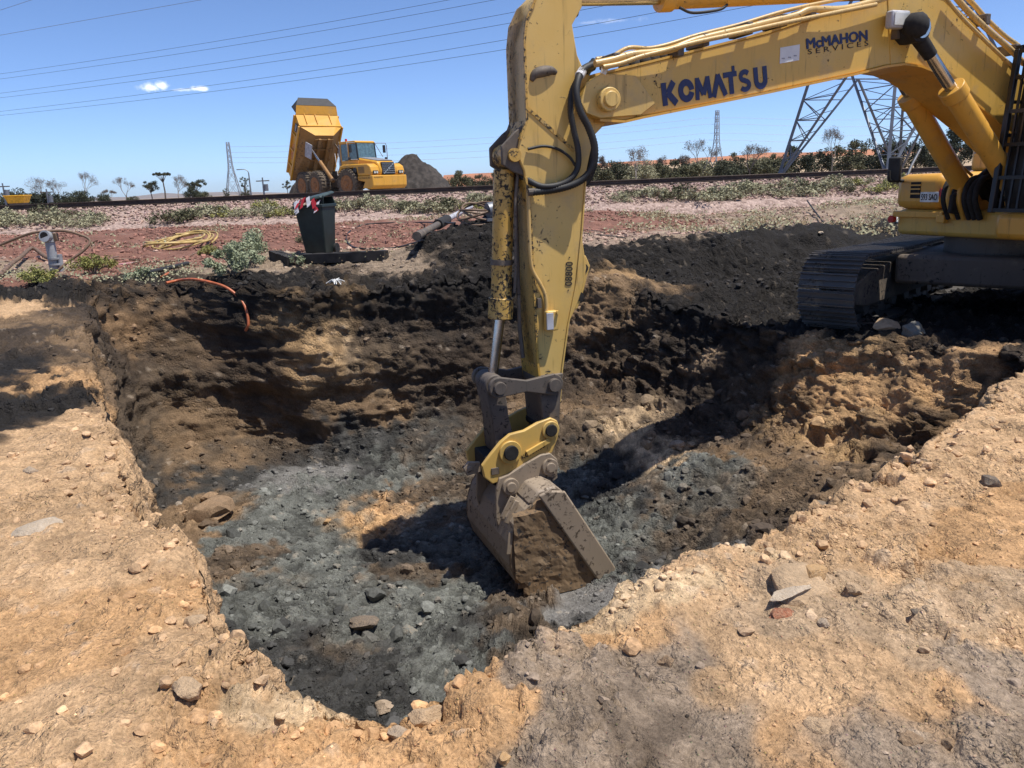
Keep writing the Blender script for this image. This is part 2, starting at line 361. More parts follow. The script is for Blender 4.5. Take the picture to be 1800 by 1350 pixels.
# coarse copy to turn photograph pixels into points on the ground
from mathutils.bvhtree import BVHTree
_s = slice(None, None, 5)
Gc = G[::5, ::4]; a, b = Gc.shape[:2]; ii = np.arange(a)[:, None] * b; ni = ((np.arange(a) + 1) % a)[:, None] * b; j2 = np.arange(b - 1)[None, :]
Qc = np.stack([ii + j2, ii + j2 + 1, ni + j2 + 1, ni + j2], 2).reshape(-1, 4)
bvh0 = BVHTree.FromPolygons(Gc.reshape(-1, 3).tolist(), Qc.tolist())
def hit0(u, v):
    r = bvh0.ray_cast(CAM, ray(u, v).normalized(), 400); return r[0]
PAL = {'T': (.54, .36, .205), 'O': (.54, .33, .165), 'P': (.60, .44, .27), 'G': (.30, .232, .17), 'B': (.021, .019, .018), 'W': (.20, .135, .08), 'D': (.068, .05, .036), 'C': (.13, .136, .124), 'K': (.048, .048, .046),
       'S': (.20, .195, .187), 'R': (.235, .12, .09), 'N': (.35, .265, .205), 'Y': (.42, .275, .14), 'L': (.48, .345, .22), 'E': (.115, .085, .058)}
SEEDS = '''
T 60 900;T 200 1000;T 330 1100;T 420 1200;O 150 1130;O 200 1040;T 60 1250;T 250 1300;P 520 1240;O 600 1300;O 790 1310;T 480 1160;T 300 950;T 170 800;T 100 790;T 60 980;O 20 1130;T 230 1240;O 330 1280;T 400 1100;T 230 880
B 40 720;B 90 690;B 20 640;D 30 600;D 80 620;B 120 700;W 120 640;T 150 720;W 60 560;T 40 540;D 110 560;W 150 610;O 130 660
P 720 1190;P 850 1150;P 1000 1110;P 1130 1060;T 780 1240;P 1080 1085;T 1250 1010;T 1400 960;T 1500 920;T 1600 860;O 1650 960;T 1750 820;T 1700 760;O 1740 900;T 1560 980;O 1080 1120;P 1300 990
G 1000 1250;G 1100 1300;G 950 1320;G 1150 1200;G 1250 1330;G 1050 1180;D 1120 1310;T 1300 1200;L 1450 1070;L 1600 1040;L 1700 1060;L 1350 1120;T 1250 1130;L 1550 1140;G 1720 1180;G 1650 1280;G 1780 1300;T 1500 1200;O 1440 1290;G 1530 1320;T 1580 1230;O 1620 1240;T 1400 1240;G 1330 1280;T 1780 1120;G 1200 1170
D 1770 640;B 1740 625;W 1700 640;T 1780 700
B 100 520;B 250 510;B 200 530;B 400 510;B 500 500;B 600 510;B 700 490;B 800 480;B 860 500;B 700 530;B 560 490;B 800 440;B 850 420;B 780 470;G 650 470;G 730 470;D 600 475;B 450 490;D 350 490;B 640 520
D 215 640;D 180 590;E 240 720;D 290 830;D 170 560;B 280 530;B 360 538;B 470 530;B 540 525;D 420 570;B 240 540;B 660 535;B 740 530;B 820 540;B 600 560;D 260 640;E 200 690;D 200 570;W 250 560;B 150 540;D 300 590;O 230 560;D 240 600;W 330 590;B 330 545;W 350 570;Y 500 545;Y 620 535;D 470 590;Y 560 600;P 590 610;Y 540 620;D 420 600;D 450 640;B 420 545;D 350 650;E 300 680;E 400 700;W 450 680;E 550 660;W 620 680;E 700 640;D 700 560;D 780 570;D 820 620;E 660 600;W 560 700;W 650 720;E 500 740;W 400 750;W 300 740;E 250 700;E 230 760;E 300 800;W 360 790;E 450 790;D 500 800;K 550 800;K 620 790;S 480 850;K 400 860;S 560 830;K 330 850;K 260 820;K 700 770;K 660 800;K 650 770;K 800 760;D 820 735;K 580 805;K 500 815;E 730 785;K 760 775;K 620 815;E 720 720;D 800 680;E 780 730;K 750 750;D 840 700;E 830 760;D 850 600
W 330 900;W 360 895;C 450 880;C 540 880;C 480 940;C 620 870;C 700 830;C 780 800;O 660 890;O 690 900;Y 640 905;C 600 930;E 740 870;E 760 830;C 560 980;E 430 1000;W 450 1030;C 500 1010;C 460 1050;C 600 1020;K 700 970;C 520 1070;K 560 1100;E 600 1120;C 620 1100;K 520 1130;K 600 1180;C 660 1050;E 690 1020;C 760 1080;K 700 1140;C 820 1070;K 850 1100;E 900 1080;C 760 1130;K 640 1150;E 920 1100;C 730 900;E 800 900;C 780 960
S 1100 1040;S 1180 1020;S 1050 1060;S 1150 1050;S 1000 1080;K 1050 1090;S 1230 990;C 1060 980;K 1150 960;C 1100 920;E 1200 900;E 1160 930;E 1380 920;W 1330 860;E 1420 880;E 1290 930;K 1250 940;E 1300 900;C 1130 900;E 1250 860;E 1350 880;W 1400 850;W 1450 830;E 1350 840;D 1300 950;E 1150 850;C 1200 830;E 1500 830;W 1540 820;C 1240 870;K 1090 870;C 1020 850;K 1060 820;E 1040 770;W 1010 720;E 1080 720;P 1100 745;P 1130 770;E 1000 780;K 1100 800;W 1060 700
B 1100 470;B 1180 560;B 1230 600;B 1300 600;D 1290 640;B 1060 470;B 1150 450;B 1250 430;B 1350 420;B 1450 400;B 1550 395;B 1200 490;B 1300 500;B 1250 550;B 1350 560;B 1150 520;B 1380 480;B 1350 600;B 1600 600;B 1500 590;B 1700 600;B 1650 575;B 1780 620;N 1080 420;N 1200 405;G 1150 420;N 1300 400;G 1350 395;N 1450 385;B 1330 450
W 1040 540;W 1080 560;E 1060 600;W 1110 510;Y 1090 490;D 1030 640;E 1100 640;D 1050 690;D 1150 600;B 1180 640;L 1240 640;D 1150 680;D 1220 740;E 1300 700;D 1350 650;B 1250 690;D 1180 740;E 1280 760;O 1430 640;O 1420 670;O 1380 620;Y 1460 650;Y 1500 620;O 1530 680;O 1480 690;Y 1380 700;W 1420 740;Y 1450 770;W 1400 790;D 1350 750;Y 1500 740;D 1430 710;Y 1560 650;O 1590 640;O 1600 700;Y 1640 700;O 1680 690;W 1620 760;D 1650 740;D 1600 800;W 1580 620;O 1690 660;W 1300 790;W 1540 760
R 60 420;R 200 440;R 300 410;R 450 400;R 600 400;R 700 410;N 100 395;N 300 385;N 500 380;N 700 370;R 250 470;R 750 395;R 660 425;N 820 375;G 40 470;R 380 430;G 420 470;R 130 450;R 500 420;R 480 390;N 0 405
R 1080 380;R 1150 390;R 1060 400;R 1250 370;N 1100 350;N 1250 350;N 1400 340;R 1180 365;G 1300 380;G 1400 370;R 1350 360;G 1450 350;R 1500 350;N 1550 335;G 1500 375;R 1290 355
'''
seedP, seedC, seedK = [], [], []  # right wall seeds brightened: sunlit patches put into the soil colour
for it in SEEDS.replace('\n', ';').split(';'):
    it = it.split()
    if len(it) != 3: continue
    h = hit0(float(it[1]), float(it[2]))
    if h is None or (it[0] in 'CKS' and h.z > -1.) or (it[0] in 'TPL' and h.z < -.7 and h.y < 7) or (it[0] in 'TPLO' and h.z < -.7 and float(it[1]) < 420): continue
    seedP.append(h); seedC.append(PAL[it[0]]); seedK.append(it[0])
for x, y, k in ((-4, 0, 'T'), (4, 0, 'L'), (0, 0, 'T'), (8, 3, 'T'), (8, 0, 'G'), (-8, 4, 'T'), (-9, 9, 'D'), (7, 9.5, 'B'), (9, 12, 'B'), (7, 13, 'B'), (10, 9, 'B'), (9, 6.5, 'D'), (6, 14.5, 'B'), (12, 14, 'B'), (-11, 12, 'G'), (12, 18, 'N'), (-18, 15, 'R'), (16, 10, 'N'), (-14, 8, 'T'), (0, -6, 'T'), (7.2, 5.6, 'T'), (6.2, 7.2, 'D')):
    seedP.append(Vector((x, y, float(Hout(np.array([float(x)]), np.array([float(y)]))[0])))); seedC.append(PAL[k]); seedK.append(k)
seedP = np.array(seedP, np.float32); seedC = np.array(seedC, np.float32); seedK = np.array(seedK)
near = dr < 24
idx = np.where(near)[0]; Pn = P0[idx]
dist = np.linalg.norm(Pn - np.array([0, 0, EYE]), axis=1)
wsc = np.clip(dist / 8, .35, 2.2)[:, None]
warp = np.stack([fbm(Pn, 1.1, 5, 51 + k * 5, .65) for k in range(3)], 1) * .6 * wsc + np.stack([vnoise(Pn, 8, 91 + k) for k in range(3)], 1) * .2 * wsc
Q = (Pn + warp).astype(np.float32)
colr = np.zeros((len(idx), 3), np.float32); isB = np.zeros(len(idx), np.float32); isF = np.zeros(len(idx), np.float32); isS = np.zeros(len(idx), np.float32)
kB = np.isin(seedK, ['B']).astype(np.float32); kS = np.isin(seedK, ['S']).astype(np.float32)
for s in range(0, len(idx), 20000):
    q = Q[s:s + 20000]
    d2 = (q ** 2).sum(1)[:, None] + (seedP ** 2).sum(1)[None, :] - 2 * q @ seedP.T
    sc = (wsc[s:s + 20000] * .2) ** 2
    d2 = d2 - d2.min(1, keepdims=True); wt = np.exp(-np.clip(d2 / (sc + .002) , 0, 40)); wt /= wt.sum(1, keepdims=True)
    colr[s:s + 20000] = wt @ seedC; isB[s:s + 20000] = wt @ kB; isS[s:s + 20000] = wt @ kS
n1 = fbm(Pn, 3.1, 4, 201, .6); n2 = fbm(Pn, 14, 3, 233, .6)
# displacement
znn, wwn, drn = zn[idx], ww[idx], dr[idx]
floor_m = (znn == 0) * 1.0; wall_m = (znn == 1) * 1.0; out_m = (znn == 2) * 1.0
edge = np.clip(1 - np.abs(wwn - .5) * 2, 0, 1) ** .5 * wall_m
nw = np.stack([n2, fbm(Pn, 14, 3, 239, .6), fbm(Pn, 14, 3, 241, .6)], 1)
w1, i1, f1 = worley(Pn + nw * .05, 5.5, 11); w2, i2, f2 = worley(Pn + nw * .03, 14, 23); w0, i0, f0 = worley((Pn + nw * .08 + n1[:, None] * .1) * np.array([1, 1, 1.5]), 2.1, 57)
w3, i3, f3 = worley(Pn + nw * .012, 31, 37); lump = 1 + .5 * n2
clod1 = np.sqrt(np.clip(.36 - (w1 * lump) ** 2, 0, 1)) * (i1 > .3) * (.25 + .75 * i1) * .85; clod2 = np.sqrt(np.clip(.36 - (w2 * lump) ** 2, 0, 1)) * (i2 > .4) * (.2 + .8 * i2) * .85
clod3 = np.sqrt(np.clip(.36 - w3 ** 2, 0, 1)) * (i3 > .45) * i3
big = fbm(Pn, .55, 3, 301); mid = fbm(Pn, 1.7, 4, 331, .55)
rid = 1 - np.abs(fbm(Pn * np.array([1, 1, 1.8]), 1.4, 4, 371, .55)) * 2.2
patch = sstep(-.15, .35, fbm(Pn, 1.2, 3, 401)); smear = sstep(.35, .8, isS)
fl = (big * .08 + mid * .09 + f0 * .045 + f1 * .055 * (.4 + patch) + clod1 * .08 * patch + f2 * .026 + clod2 * .035 + f3 * .006 + clod3 * .008 + n2 * .010) * (1 - .9 * smear)
strata = vnoise(Pn * np.array([.35, .35, 2.6]) + mid[:, None] * .25, 1.3, 441)
cut = .22 + .78 * sstep(.4, 1.6, Pn[:, 0]) * (1 - .0 * Pn[:, 0])     # scraped faces at the left and back, a broken bank at the right
along = np.arctan2(Pn[:, 1] - CY, Pn[:, 0] - CX) * 5.2 + Pn[:, 2] * .55
scr = np.sin(2 * np.pi * (along * 5.5 + fbm(Pn, .9, 3, 471) * 1.3)) * sstep(-.1, .35, fbm(Pn, .7, 2, 483)); ledge = fbm(Pn * np.array([.5, .5, 3.2]), 1.6, 4, 491, .55)
wl = mid * .08 + rid * .05 + cut * (f0 * .2 + f1 * .09 * (.3 + patch) + clod1 * .03 * patch) + (f1 * .03 + ledge * .10 + scr * .014 + strata * .06) * (1.2 - cut) + f2 * .020 + clod2 * .012 + f3 * .006 + n2 * .012
leftB = sstep(-2.5, -1.2, Pn[:, 0]) + (Pn[:, 1] > 9.5)
ol = mid * .045 + f0 * .02 + f1 * .045 * patch + clod1 * .05 * patch * (i1 > .75) + f2 * .017 * (.25 + patch) + clod2 * .034 * (.15 + patch) * (i2 > .6) + f3 * .005 * (.45 + patch) + clod3 * .014 * (i3 > .6) + n2 * .007 + rid * .014 + isB * (f1 * .10 + mid * .07 + f2 * .035 + clod2 * .02) * np.clip(leftB, .15, 1)
farf = 1 - sstep(8, 22, drn)
rimb = np.exp(-drn / .35) * out_m
amt = floor_m * fl + wall_m * (wl * np.clip(edge * 1.3 + .25, 0, 1)) + out_m * (ol * farf + rimb * (mid * .07 + f1 * .045 + rid * .03 + f2 * .006))
# keep the zones' own limits continuous
amt = np.where(wall_m > 0, amt * np.clip((1 - wwn) * 6, 0, 1) + (ol + mid * .07 + f1 * .045 + rid * .03 + f2 * .006) * np.clip(1 - (1 - wwn) * 6, 0, 1), amt)
amt = np.where(wall_m > 0, amt * np.clip(wwn * 6, 0, 1) + fl * np.clip(1 - wwn * 6, 0, 1), amt)
PD = P0.copy(); PD[idx] = Pn + NV[idx] * amt[:, None]
# colour variation that belongs to the soil itself
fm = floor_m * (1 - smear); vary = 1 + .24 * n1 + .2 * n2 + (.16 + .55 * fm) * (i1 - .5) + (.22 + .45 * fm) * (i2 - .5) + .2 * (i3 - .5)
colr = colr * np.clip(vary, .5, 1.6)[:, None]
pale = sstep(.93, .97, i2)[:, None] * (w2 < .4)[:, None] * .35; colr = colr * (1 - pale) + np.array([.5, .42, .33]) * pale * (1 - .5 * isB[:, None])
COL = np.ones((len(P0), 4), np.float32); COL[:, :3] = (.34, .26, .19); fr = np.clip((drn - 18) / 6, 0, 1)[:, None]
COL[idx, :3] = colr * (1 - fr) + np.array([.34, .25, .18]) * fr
me = grid_mesh('ground', PD, quads)
at = me.color_attributes.new('soil', 'FLOAT_COLOR', 'POINT'); at.data.foreach_set('color', COL.ravel())
g = Mat('soil', .95)
vc = g.n('ShaderNodeVertexColor', layer_name='soil')
f1 = g.noise(55, 5, .7); f2 = g.noise(9, 5, .65); f3 = g.noise(160, 3, .6)
sp = g.n('ShaderNodeTexVoronoi'); sp.inputs['Scale'].default_value = 48; g.l(g.co.outputs['Object'], sp.inputs['Vector'])
cc = g.mix(g.ramp(f1, .25, .75), g.mix(1., vc.outputs['Color'], (.62, .60, .58), 'MULTIPLY'), g.mix(1., vc.outputs['Color'], (1.35, 1.33, 1.3), 'MULTIPLY'))
cc = g.mix(g.ramp(f2, .35, .7, 0, .3), cc, g.mix(1., vc.outputs['Color'], (.7, .66, .62), 'MULTIPLY'))
peb = g.ramp(sp.outputs['Distance'], .1, .22, .5, 0)
g.col(g.mix(peb, cc, g.mix(.5, cc, sp.outputs['Color'], 'SOFT_LIGHT')))
h = g.math('ADD', g.math('MULTIPLY', f1, 1.), g.math('MULTIPLY', f3, .35)); h = g.math('SUBTRACT', h, g.math('MULTIPLY', g.ramp(sp.outputs['Distance'], .0, .3), .5))
crm = g.n('ShaderNodeTexVoronoi'); crm.inputs['Scale'].default_value = 21; crm.inputs['Detail'].default_value = 2; crm.inputs['Roughness'].default_value = .6
wv = g.n('ShaderNodeVectorMath', operation='ADD'); wn = g.n('ShaderNodeTexNoise'); wn.inputs['Scale'].default_value = 18; g.l(g.co.outputs['Object'], wn.inputs['Vector']); ws = g.n('ShaderNodeVectorMath', operation='SCALE'); ws.inputs['Scale'].default_value = .04; g.l(wn.outputs['Color'], ws.inputs[0]); g.l(g.co.outputs['Object'], wv.inputs[0]); g.l(ws.outputs[0], wv.inputs[1]); g.l(wv.outputs[0], crm.inputs['Vector'])
cm = g.ramp(g.noise(2.3, 4, .6), .42, .62, .15, 1.); h = g.math('SUBTRACT', h, g.math('MULTIPLY', g.math('MULTIPLY', crm.outputs['Distance'], 1.6), cm))
g.bump(h, .85, .024); g.b.inputs['Specular IOR Level'].default_value = .25
M['dirt'] = g.m
ground = link('ground', me, M['dirt']); ground['kind'] = 'structure'
bpy.context.view_layer.update()
def hit(u, v):
    r = ground.ray_cast(CAM, ray(u, v).normalized(), distance=2000); return r[1] if r[0] else None
def gz(x, y, top=6.):
    r = ground.ray_cast(Vector((x, y, top)), Vector((0, 0, -1)), distance=30); return r[1].z if r[0] else 0.

# ------------------------------------------------------------------ excavator
GE = -.3
FX, FY = 6.8, 10.15
_d = math.hypot(.77 - FX, 7.9 - FY); ex, ey = (.77 - FX) / _d, (7.9 - FY) / _d
EA = math.atan2(ey, ex)
X_ = thing('excavator', 'large yellow crawler excavator reaching over the pit with mud-spattered arm', 'excavator', (FX, FY, GE), EA)
def sz(u, v, off):
    d = ray(u, v); nx, ny = -ey, ex
    t = ((FX + nx * off) * nx + (FY + ny * off) * ny) / (d.x * nx + d.y * ny); p = CAM + d * t
    return Vector(((p.x - FX) * ex + (p.y - FY) * ey, off, p.z - GE))
def strip(mb, line, y0, y1, t):       # plate of thickness t laid along a polyline in (s,z)
    up = []
    for i, p in enumerate(line):
        a = Vector(line[max(i - 1, 0)]); b = Vector(line[min(i + 1, len(line) - 1)]); d = (b - a).normalized(); up.append((p[0] - d.y * t, p[1] + d.x * t))
    for i in range(len(line) - 1):
        mb.prism([line[i], line[i + 1], up[i + 1], up[i]], y0, y1)
    return mb
def text(name, body, mat, parent, org, xdir, width, height, bold=.0, normal=(0, 1, 0), depth=.003, fat=0):
    cu = bpy.data.curves.new(name, 'FONT'); cu.body = body; cu.size = 1; cu.extrude = .01; cu.offset = bold; cu.resolution_u = 3
    to = bpy.data.objects.new(name, cu); C.objects.link(to); bpy.context.view_layer.update()
    me = bpy.data.meshes.new_from_object(to.evaluated_get(bpy.context.evaluated_depsgraph_get())); bpy.data.objects.remove(to); bpy.data.curves.remove(cu)
    n = len(me.vertices); a = np.zeros(n * 3, np.float32); me.vertices.foreach_get('co', a); a = a.reshape(-1, 3)
    mn, mxx = a.min(0), a.max(0); xd = np.array(Vector(xdir).normalized()); nd = np.array(Vector(normal).normalized()); ud = np.cross(nd, xd)
    q = np.array(org)[None] + ((a[:, :1] - mn[0]) / (mxx[0] - mn[0]) * width) * xd + ((a[:, 1:2] - mn[1]) / (mxx[1] - mn[1]) * height) * ud + (a[:, 2:3] / .01 * depth / 2) * nd
    me.vertices.foreach_set('co', q.astype(np.float32).ravel()); me.update(); me.name = name; me.materials.clear()
    if fat:
        import bmesh
        b_m = bmesh.new(); b_m.from_mesh(me); src = list(b_m.verts) + list(b_m.edges) + list(b_m.faces)
        for i, (fx, fz) in enumerate(((1, 0), (-1, 0), (0, .7), (0, -.7))):
            dup = bmesh.ops.duplicate(b_m, geom=src); bmesh.ops.translate(b_m, verts=[v for v in dup['geom'] if isinstance(v, bmesh.types.BMVert)], vec=Vector(xd) * fx * fat + Vector(ud) * fz * fat + Vector(nd) * .0004 * (i + 1))
        b_m.to_mesh(me); b_m.free()
    return link(name, me, mat, parent)
HB = .3
low = [(6.5, 2.52), (6.42, 2.49), (6.16, 2.475), (5.97, 2.51), (4.56, 2.73), (3.47, 2.91), (3.1, 2.985), (2.85, 3.01), (2.62, 2.99), (2.4, 2.93), (2.15, 2.82), (1.8, 2.63), (1.34, 2.38), (.9, 2.1), (.2, 1.76)]
upp = [(6.57, 2.72), (6.45, 2.86), (6.11, 2.93), (5.64, 3.03), (4.58, 3.26), (3.81, 3.48), (3.3, 3.61), (2.95, 3.69), (2.65, 3.71), (2.35, 3.65), (1.85, 3.36), (1.43, 3.09), (.7, 2.6), (-.15, 2.12)]
foot = [(.0, 1.74), (-.18, 1.85), (-.23, 2.0)]
boom = part('boom', MB().prism(low + foot + upp[::-1] + [(6.6, 2.62)], -HB, HB), M['yellow'], X_, 30, .012)
fl_ = MB(); strip(fl_, low[1:][::-1], -HB - .03, HB + .03, -.022); part('lower_flange', fl_, M['oilyellow'], boom, 50)
fl_ = MB(); strip(fl_, upp[1:], -HB - .006, HB + .006, -.02); part('upper_flange', fl_, M['yellow'], boom, 50)
# recessed nose: side cheek plates round the arm pin
part('nose_cheek', MB().prism([(6.62, 2.64), (6.55, 2.8), (6.4, 2.88), (6.05, 2.86), (5.85, 2.62), (6.0, 2.52), (6.42, 2.495), (6.56, 2.54)], HB + .004, HB + .035), M['armyellow'], boom, 30, .006)
part('arm_pin', MB().cyl((6.36, -HB - .1, 2.65), (6.36, HB + .12, 2.65), .105, n=24).cyl((6.36, HB + .11, 2.65), (6.36, HB + .15, 2.65), .07, n=18), M['armyellow'], boom, 40, .008)
part('weld_seam', MB().bar((3.02, HB + .002, 3.0), (3.12, HB + .002, 3.64), .01, .01), M['yellow'], boom)
a_, b_ = sz(1165, 187, HB), sz(1362, 152, HB); dv = (b_ - a_).normalized(); du = Vector((0, 1, 0)).cross(dv); LW = (b_ - a_).length / 7.15; LH = .205
def ribbon(pts, wd, closed=False):      # thick flat stroke in letter units
    L = [Vector(p) for p in pts]; n = len(L); lo, hi = [], []
    for i, p in enumerate(L):
        a = L[(i - 1) % n] if closed or i else None; b = L[(i + 1) % n] if closed or i < n - 1 else None
        d1_ = (p - a).normalized() if a is not None else None; d2_ = (b - p).normalized() if b is not None else None
        d1_ = d1_ or d2_; d2_ = d2_ or d1_; nn = (Vector((-d1_.y, d1_.x)) + Vector((-d2_.y, d2_.x))); nn = nn.normalized() / max(.45, math.cos(d1_.angle(d2_, 0) / 2))
        hi.append(p + nn * wd / 2); lo.append(p - nn * wd / 2)
    m = MB(); last = n if closed else n - 1
    V = [a_ + Vector((0, z, 0)) for z in (0, 0)]
    mp = lambda q, dp: a_ + dv * (q.x * LW) + du * (q.y * LH) + Vector((0, dp, 0))
    vs = []
    for dp in (.002, .006): vs += [mp(q, dp) for q in lo] + [mp(q, dp) for q in hi]
    fs = []
    for i in range(last):
        j = (i + 1) % n
        fs += [(2 * n + i, 2 * n + j, 3 * n + j, 3 * n + i), (i, n + i, n + j, j), (i, j, 2 * n + j, 2 * n + i), (n + i, 3 * n + i, 3 * n + j, n + j)]
    return m.add(vs, fs)
arc = lambda cx, cy, rx, ry, t0, t1, k=12: [(cx + rx * math.cos(R(t0 + (t1 - t0) * i / k)), cy + ry * math.sin(R(t0 + (t1 - t0) * i / k))) for i in range(k + 1)]
LET = [[([(.16, 0), (.16, 1)], .3), ([(.78, .98), (.38, .52)], .3), ([(.36, .55), (.84, .02)], .32)], [(arc(1.5, .5, .34, .36, 0, 345, 22), .3)], [([(2.14, 0), (2.22, .97)], .24), ([(2.2, .93), (2.54, .2)], .26), ([(2.54, .2), (2.88, .93)], .26), ([(2.86, .97), (2.94, 0)], .24)],
       [([(3.16, .0), (3.54, .96)], .28), ([(3.5, .96), (3.92, 0)], .28)], [([(3.86, .88), (4.72, .88)], .24), ([(4.32, .8), (4.32, 0)], .28), ([(4.52, 1.0), (4.52, 1.24)], .17)], [(arc(5.22, .7, .26, .19, 30, 265, 10) + arc(5.2, .29, .27, .19, 80, -150, 10), .23)], [([(5.94, 1.0), (5.94, .42)] + arc(6.24, .4, .3, .28, 180, 360, 10) + [(6.54, .42), (6.54, 1.0)], .28)]]
for k, L in enumerate(LET):
    m = MB()
    for i, (p, wd) in enumerate(L):
        r_ = ribbon(p, wd); m.add([Vector(v) + Vector((0, .0006 * i, 0)) for v in r_.v], r_.f)
    part('maker_letter', m, M['navy'], boom, None)
a_, b_ = sz(1418, 86, HB), sz(1524, 70, HB); dv = b_ - a_
o = text('owner_lettering', 'McMAHON', M['navy'], boom, a_ + Vector((0, .004, 0)), dv, dv.length, .092, .0, fat=.007); o['kind'] = 'stuff'
a_, b_ = sz(1420, 96, HB), sz(1526, 80, HB); text('services_lettering', 'S E R V I C E S', M['blackprint'], boom, a_ + Vector((0, .004, 0)), b_ - a_, (b_ - a_).length, .05, 0)['kind'] = 'stuff'
p, q = sz(1371, 84, HB), sz(1404, 106, HB)
part('white_sticker', MB().prism([(p.x, p.z), (q.x, p.z + .035), (q.x, q.z + .0), (p.x, q.z - .035)], HB + .002, HB + .006), M['whitepaint'], boom)
for k, (u, v) in enumerate(((1376, 103), (1387, 101), (1397, 98))):
    part('sticker_text', MB().box(sz(u, v, HB) + Vector((0, .008, 0)), (.035, .002, .012)), M['greyprint'], boom)
lc = (sz(1547, 52, HB) + sz(1581, 25, HB)) / 2
lamp = part('work_lamp', MB().box(lc + Vector((0, .1, 0)), (.24, .1, .17)), M['greyprint'], boom, 30, .02)
part('lens', MB().box(lc + Vector((0, .155, 0)), (.19, .01, .12)), M['lamplens'], lamp, 30, .004)
part('lamp_bracket', MB().box(lc + Vector((-.05, .04, -.12)), (.04, .08, .1)), M['muddy'], lamp)
# hydraulic pipes on top of the boom
def pxpath(pts, off): return [sz(u, v, off) for u, v in pts]
runs = [((1046, 112), (1075, 106), (1110, 96), (1150, 92), (1182, 86), (1225, 70), (1300, 52), (1360, 37), (1400, 27), (1425, 17), (1480, 16), (1530, 4), (1580, -12)), ((1048, 104), (1075, 99), (1105, 84), (1140, 85), (1175, 78), (1225, 62), (1300, 43), (1370, 22), (1420, 10), (1460, 2), (1510, -8)), ((1060, 118), (1090, 112), (1125, 100), (1165, 90), (1220, 75), (1300, 58), (1362, 44), (1420, 32), (1470, 22), (1540, 8))]
for k, (rn, of, r) in enumerate(zip(runs, (.38, .12, .42), (.034, .02, .022))):
    part('hydraulic_pipe', MB().tube(spline(pxpath(rn, of), 5), r, 10), M['brasspipe'], boom, 60)
for k, rn in enumerate((((1672, -14), (1700, 18), (1725, 42), (1752, 66), (1775, 86), (1800, 112)), ((1690, -14), (1712, 8), (1735, 34), (1765, 62), (1790, 80)), ((1660, -6), (1690, 30), (1722, 62), (1755, 94), (1782, 118)))):
    part('hydraulic_pipe', MB().tube(spline(pxpath(rn, (.37, .12, .42)[k]), 5), (.032, .026, .02)[k], 10), M['brasspipe'], boom, 60)
for u, v in ((1072, 108), (1182, 92), (1226, 74), (1302, 54), (1362, 40), (1412, 27), (1716, 38), (1768, 90)):
    c = sz(u, v, .25); part('pipe_clamp', MB().box(c, (.07, .3, .11)), M['muddy'], boom, 30, .01)
for u, v in ((1135, 107), (1150, 103), (1115, 112), (1098, 120), (1165, 98)):
    c = sz(u, v + 4, .22); part('mud_lump', MB().lathe([(.005, -.05), (.06, -.035), (.075, 0), (.05, .035), (.005, .05)], c, 8), M['mud'], boom, 60)

# arm
HA = .2
arm_poly = [(6.52, 3.62), (6.66, 3.68), (6.82, 3.64), (6.98, 3.5), (7.07, 3.34), (7.1, 3.15), (7.1, 2.5), (7.16, 2.34), (7.19, 2.2), (7.13, 2.06), (7.1, 1.75), (7.09, 1.2), (7.07, .24), (7.03, -.2), (7.02, -.42), (6.95, -.5), (6.87, -.42), (6.83, -.12), (6.795, .19), (6.72, .62), (6.63, .78), (6.56, .96), (6.52, 1.14), (6.555, 1.4), (6.545, 1.7), (6.5, 2.05), (6.42, 2.35), (6.25, 2.5), (6.22, 2.68), (6.3, 2.8), (6.5, 2.9), (6.575, 3.05), (6.62, 3.3), (6.52, 3.45)]
arm = part('arm', MB().prism(arm_poly, -HA, HA), M['armyellow'], X_, 30, .01)
fl_ = MB(); strip(fl_, [(6.98, 3.5), (7.07, 3.34), (7.1, 3.15), (7.1, 2.5), (7.17, 2.34)], -HA - .02, HA + .02, -.02)
part('front_flange', fl_, M['cylyellow'], arm, 50); fl_ = MB(); strip(fl_, [(7.13, 2.0), (7.1, 1.75), (7.09, 1.2), (7.07, .24), (7.035, -.15)], -HA - .02, HA + .02, -.02); part('front_flange', fl_, M['cylyellow'], arm, 50)
fl_ = MB(); strip(fl_, [(6.525, 1.95), (6.57, 1.5), (6.64, 1.0), (6.735, .62), (6.81, .19), (6.845, -.15)], -HA - .012, HA + .012, -.014); part('rear_flange', fl_, M['armyellow'], arm, 50)
part('end_casting', MB().prism([(7.06, .14), (6.8, .14), (6.835, -.12), (6.86, -.42), (6.95, -.52), (7.03, -.42), (7.045, -.15)], -HA - .02, HA + .022), M['muddy'], arm, 30, .012)
lug = part('lifting_lug', MB().prism([(6.66, 1.3), (6.5, 1.25), (6.455, 1.15), (6.49, 1.04), (6.55, .85), (6.6, .74), (6.68, .74), (6.66, 1.0)], .1, .15), M['armyellow'], arm, 30, .008)
for c in ((6.525, 1.13), (6.575, .86)): part('lug_hole_dark', MB().cyl((c[0], .145, c[1]), (c[0], .156, c[1]), .045, n=16), M['mud'], lug)  # dark discs painted in place of the shade inside the holes
part('side_weld', MB().bar((7.08, HA + .003, 2.6), (6.62, HA + .003, 2.22), .03, .012, (0, 1, 0)), M['cylyellow'], arm)
part('rub_mark', MB().tube(spline([sz(u, v, HA + .001) for u, v in ((934, 142), (940, 131), (952, 126), (968, 124), (978, 128))], 5), [.02 + .028 * math.sin(math.pi * i / 20) for i in range(21)], 8), M['muddy'], arm, 60)
part('arm_pipe', MB().tube(spline([sz(u, v, HA + .03) for u, v in ((928, 335), (930, 400), (932, 450), (936, 475), (947, 495), (957, 515), (960, 535), (960, 548))], 5), .02, 8), M['brasspipe'], arm, 60)
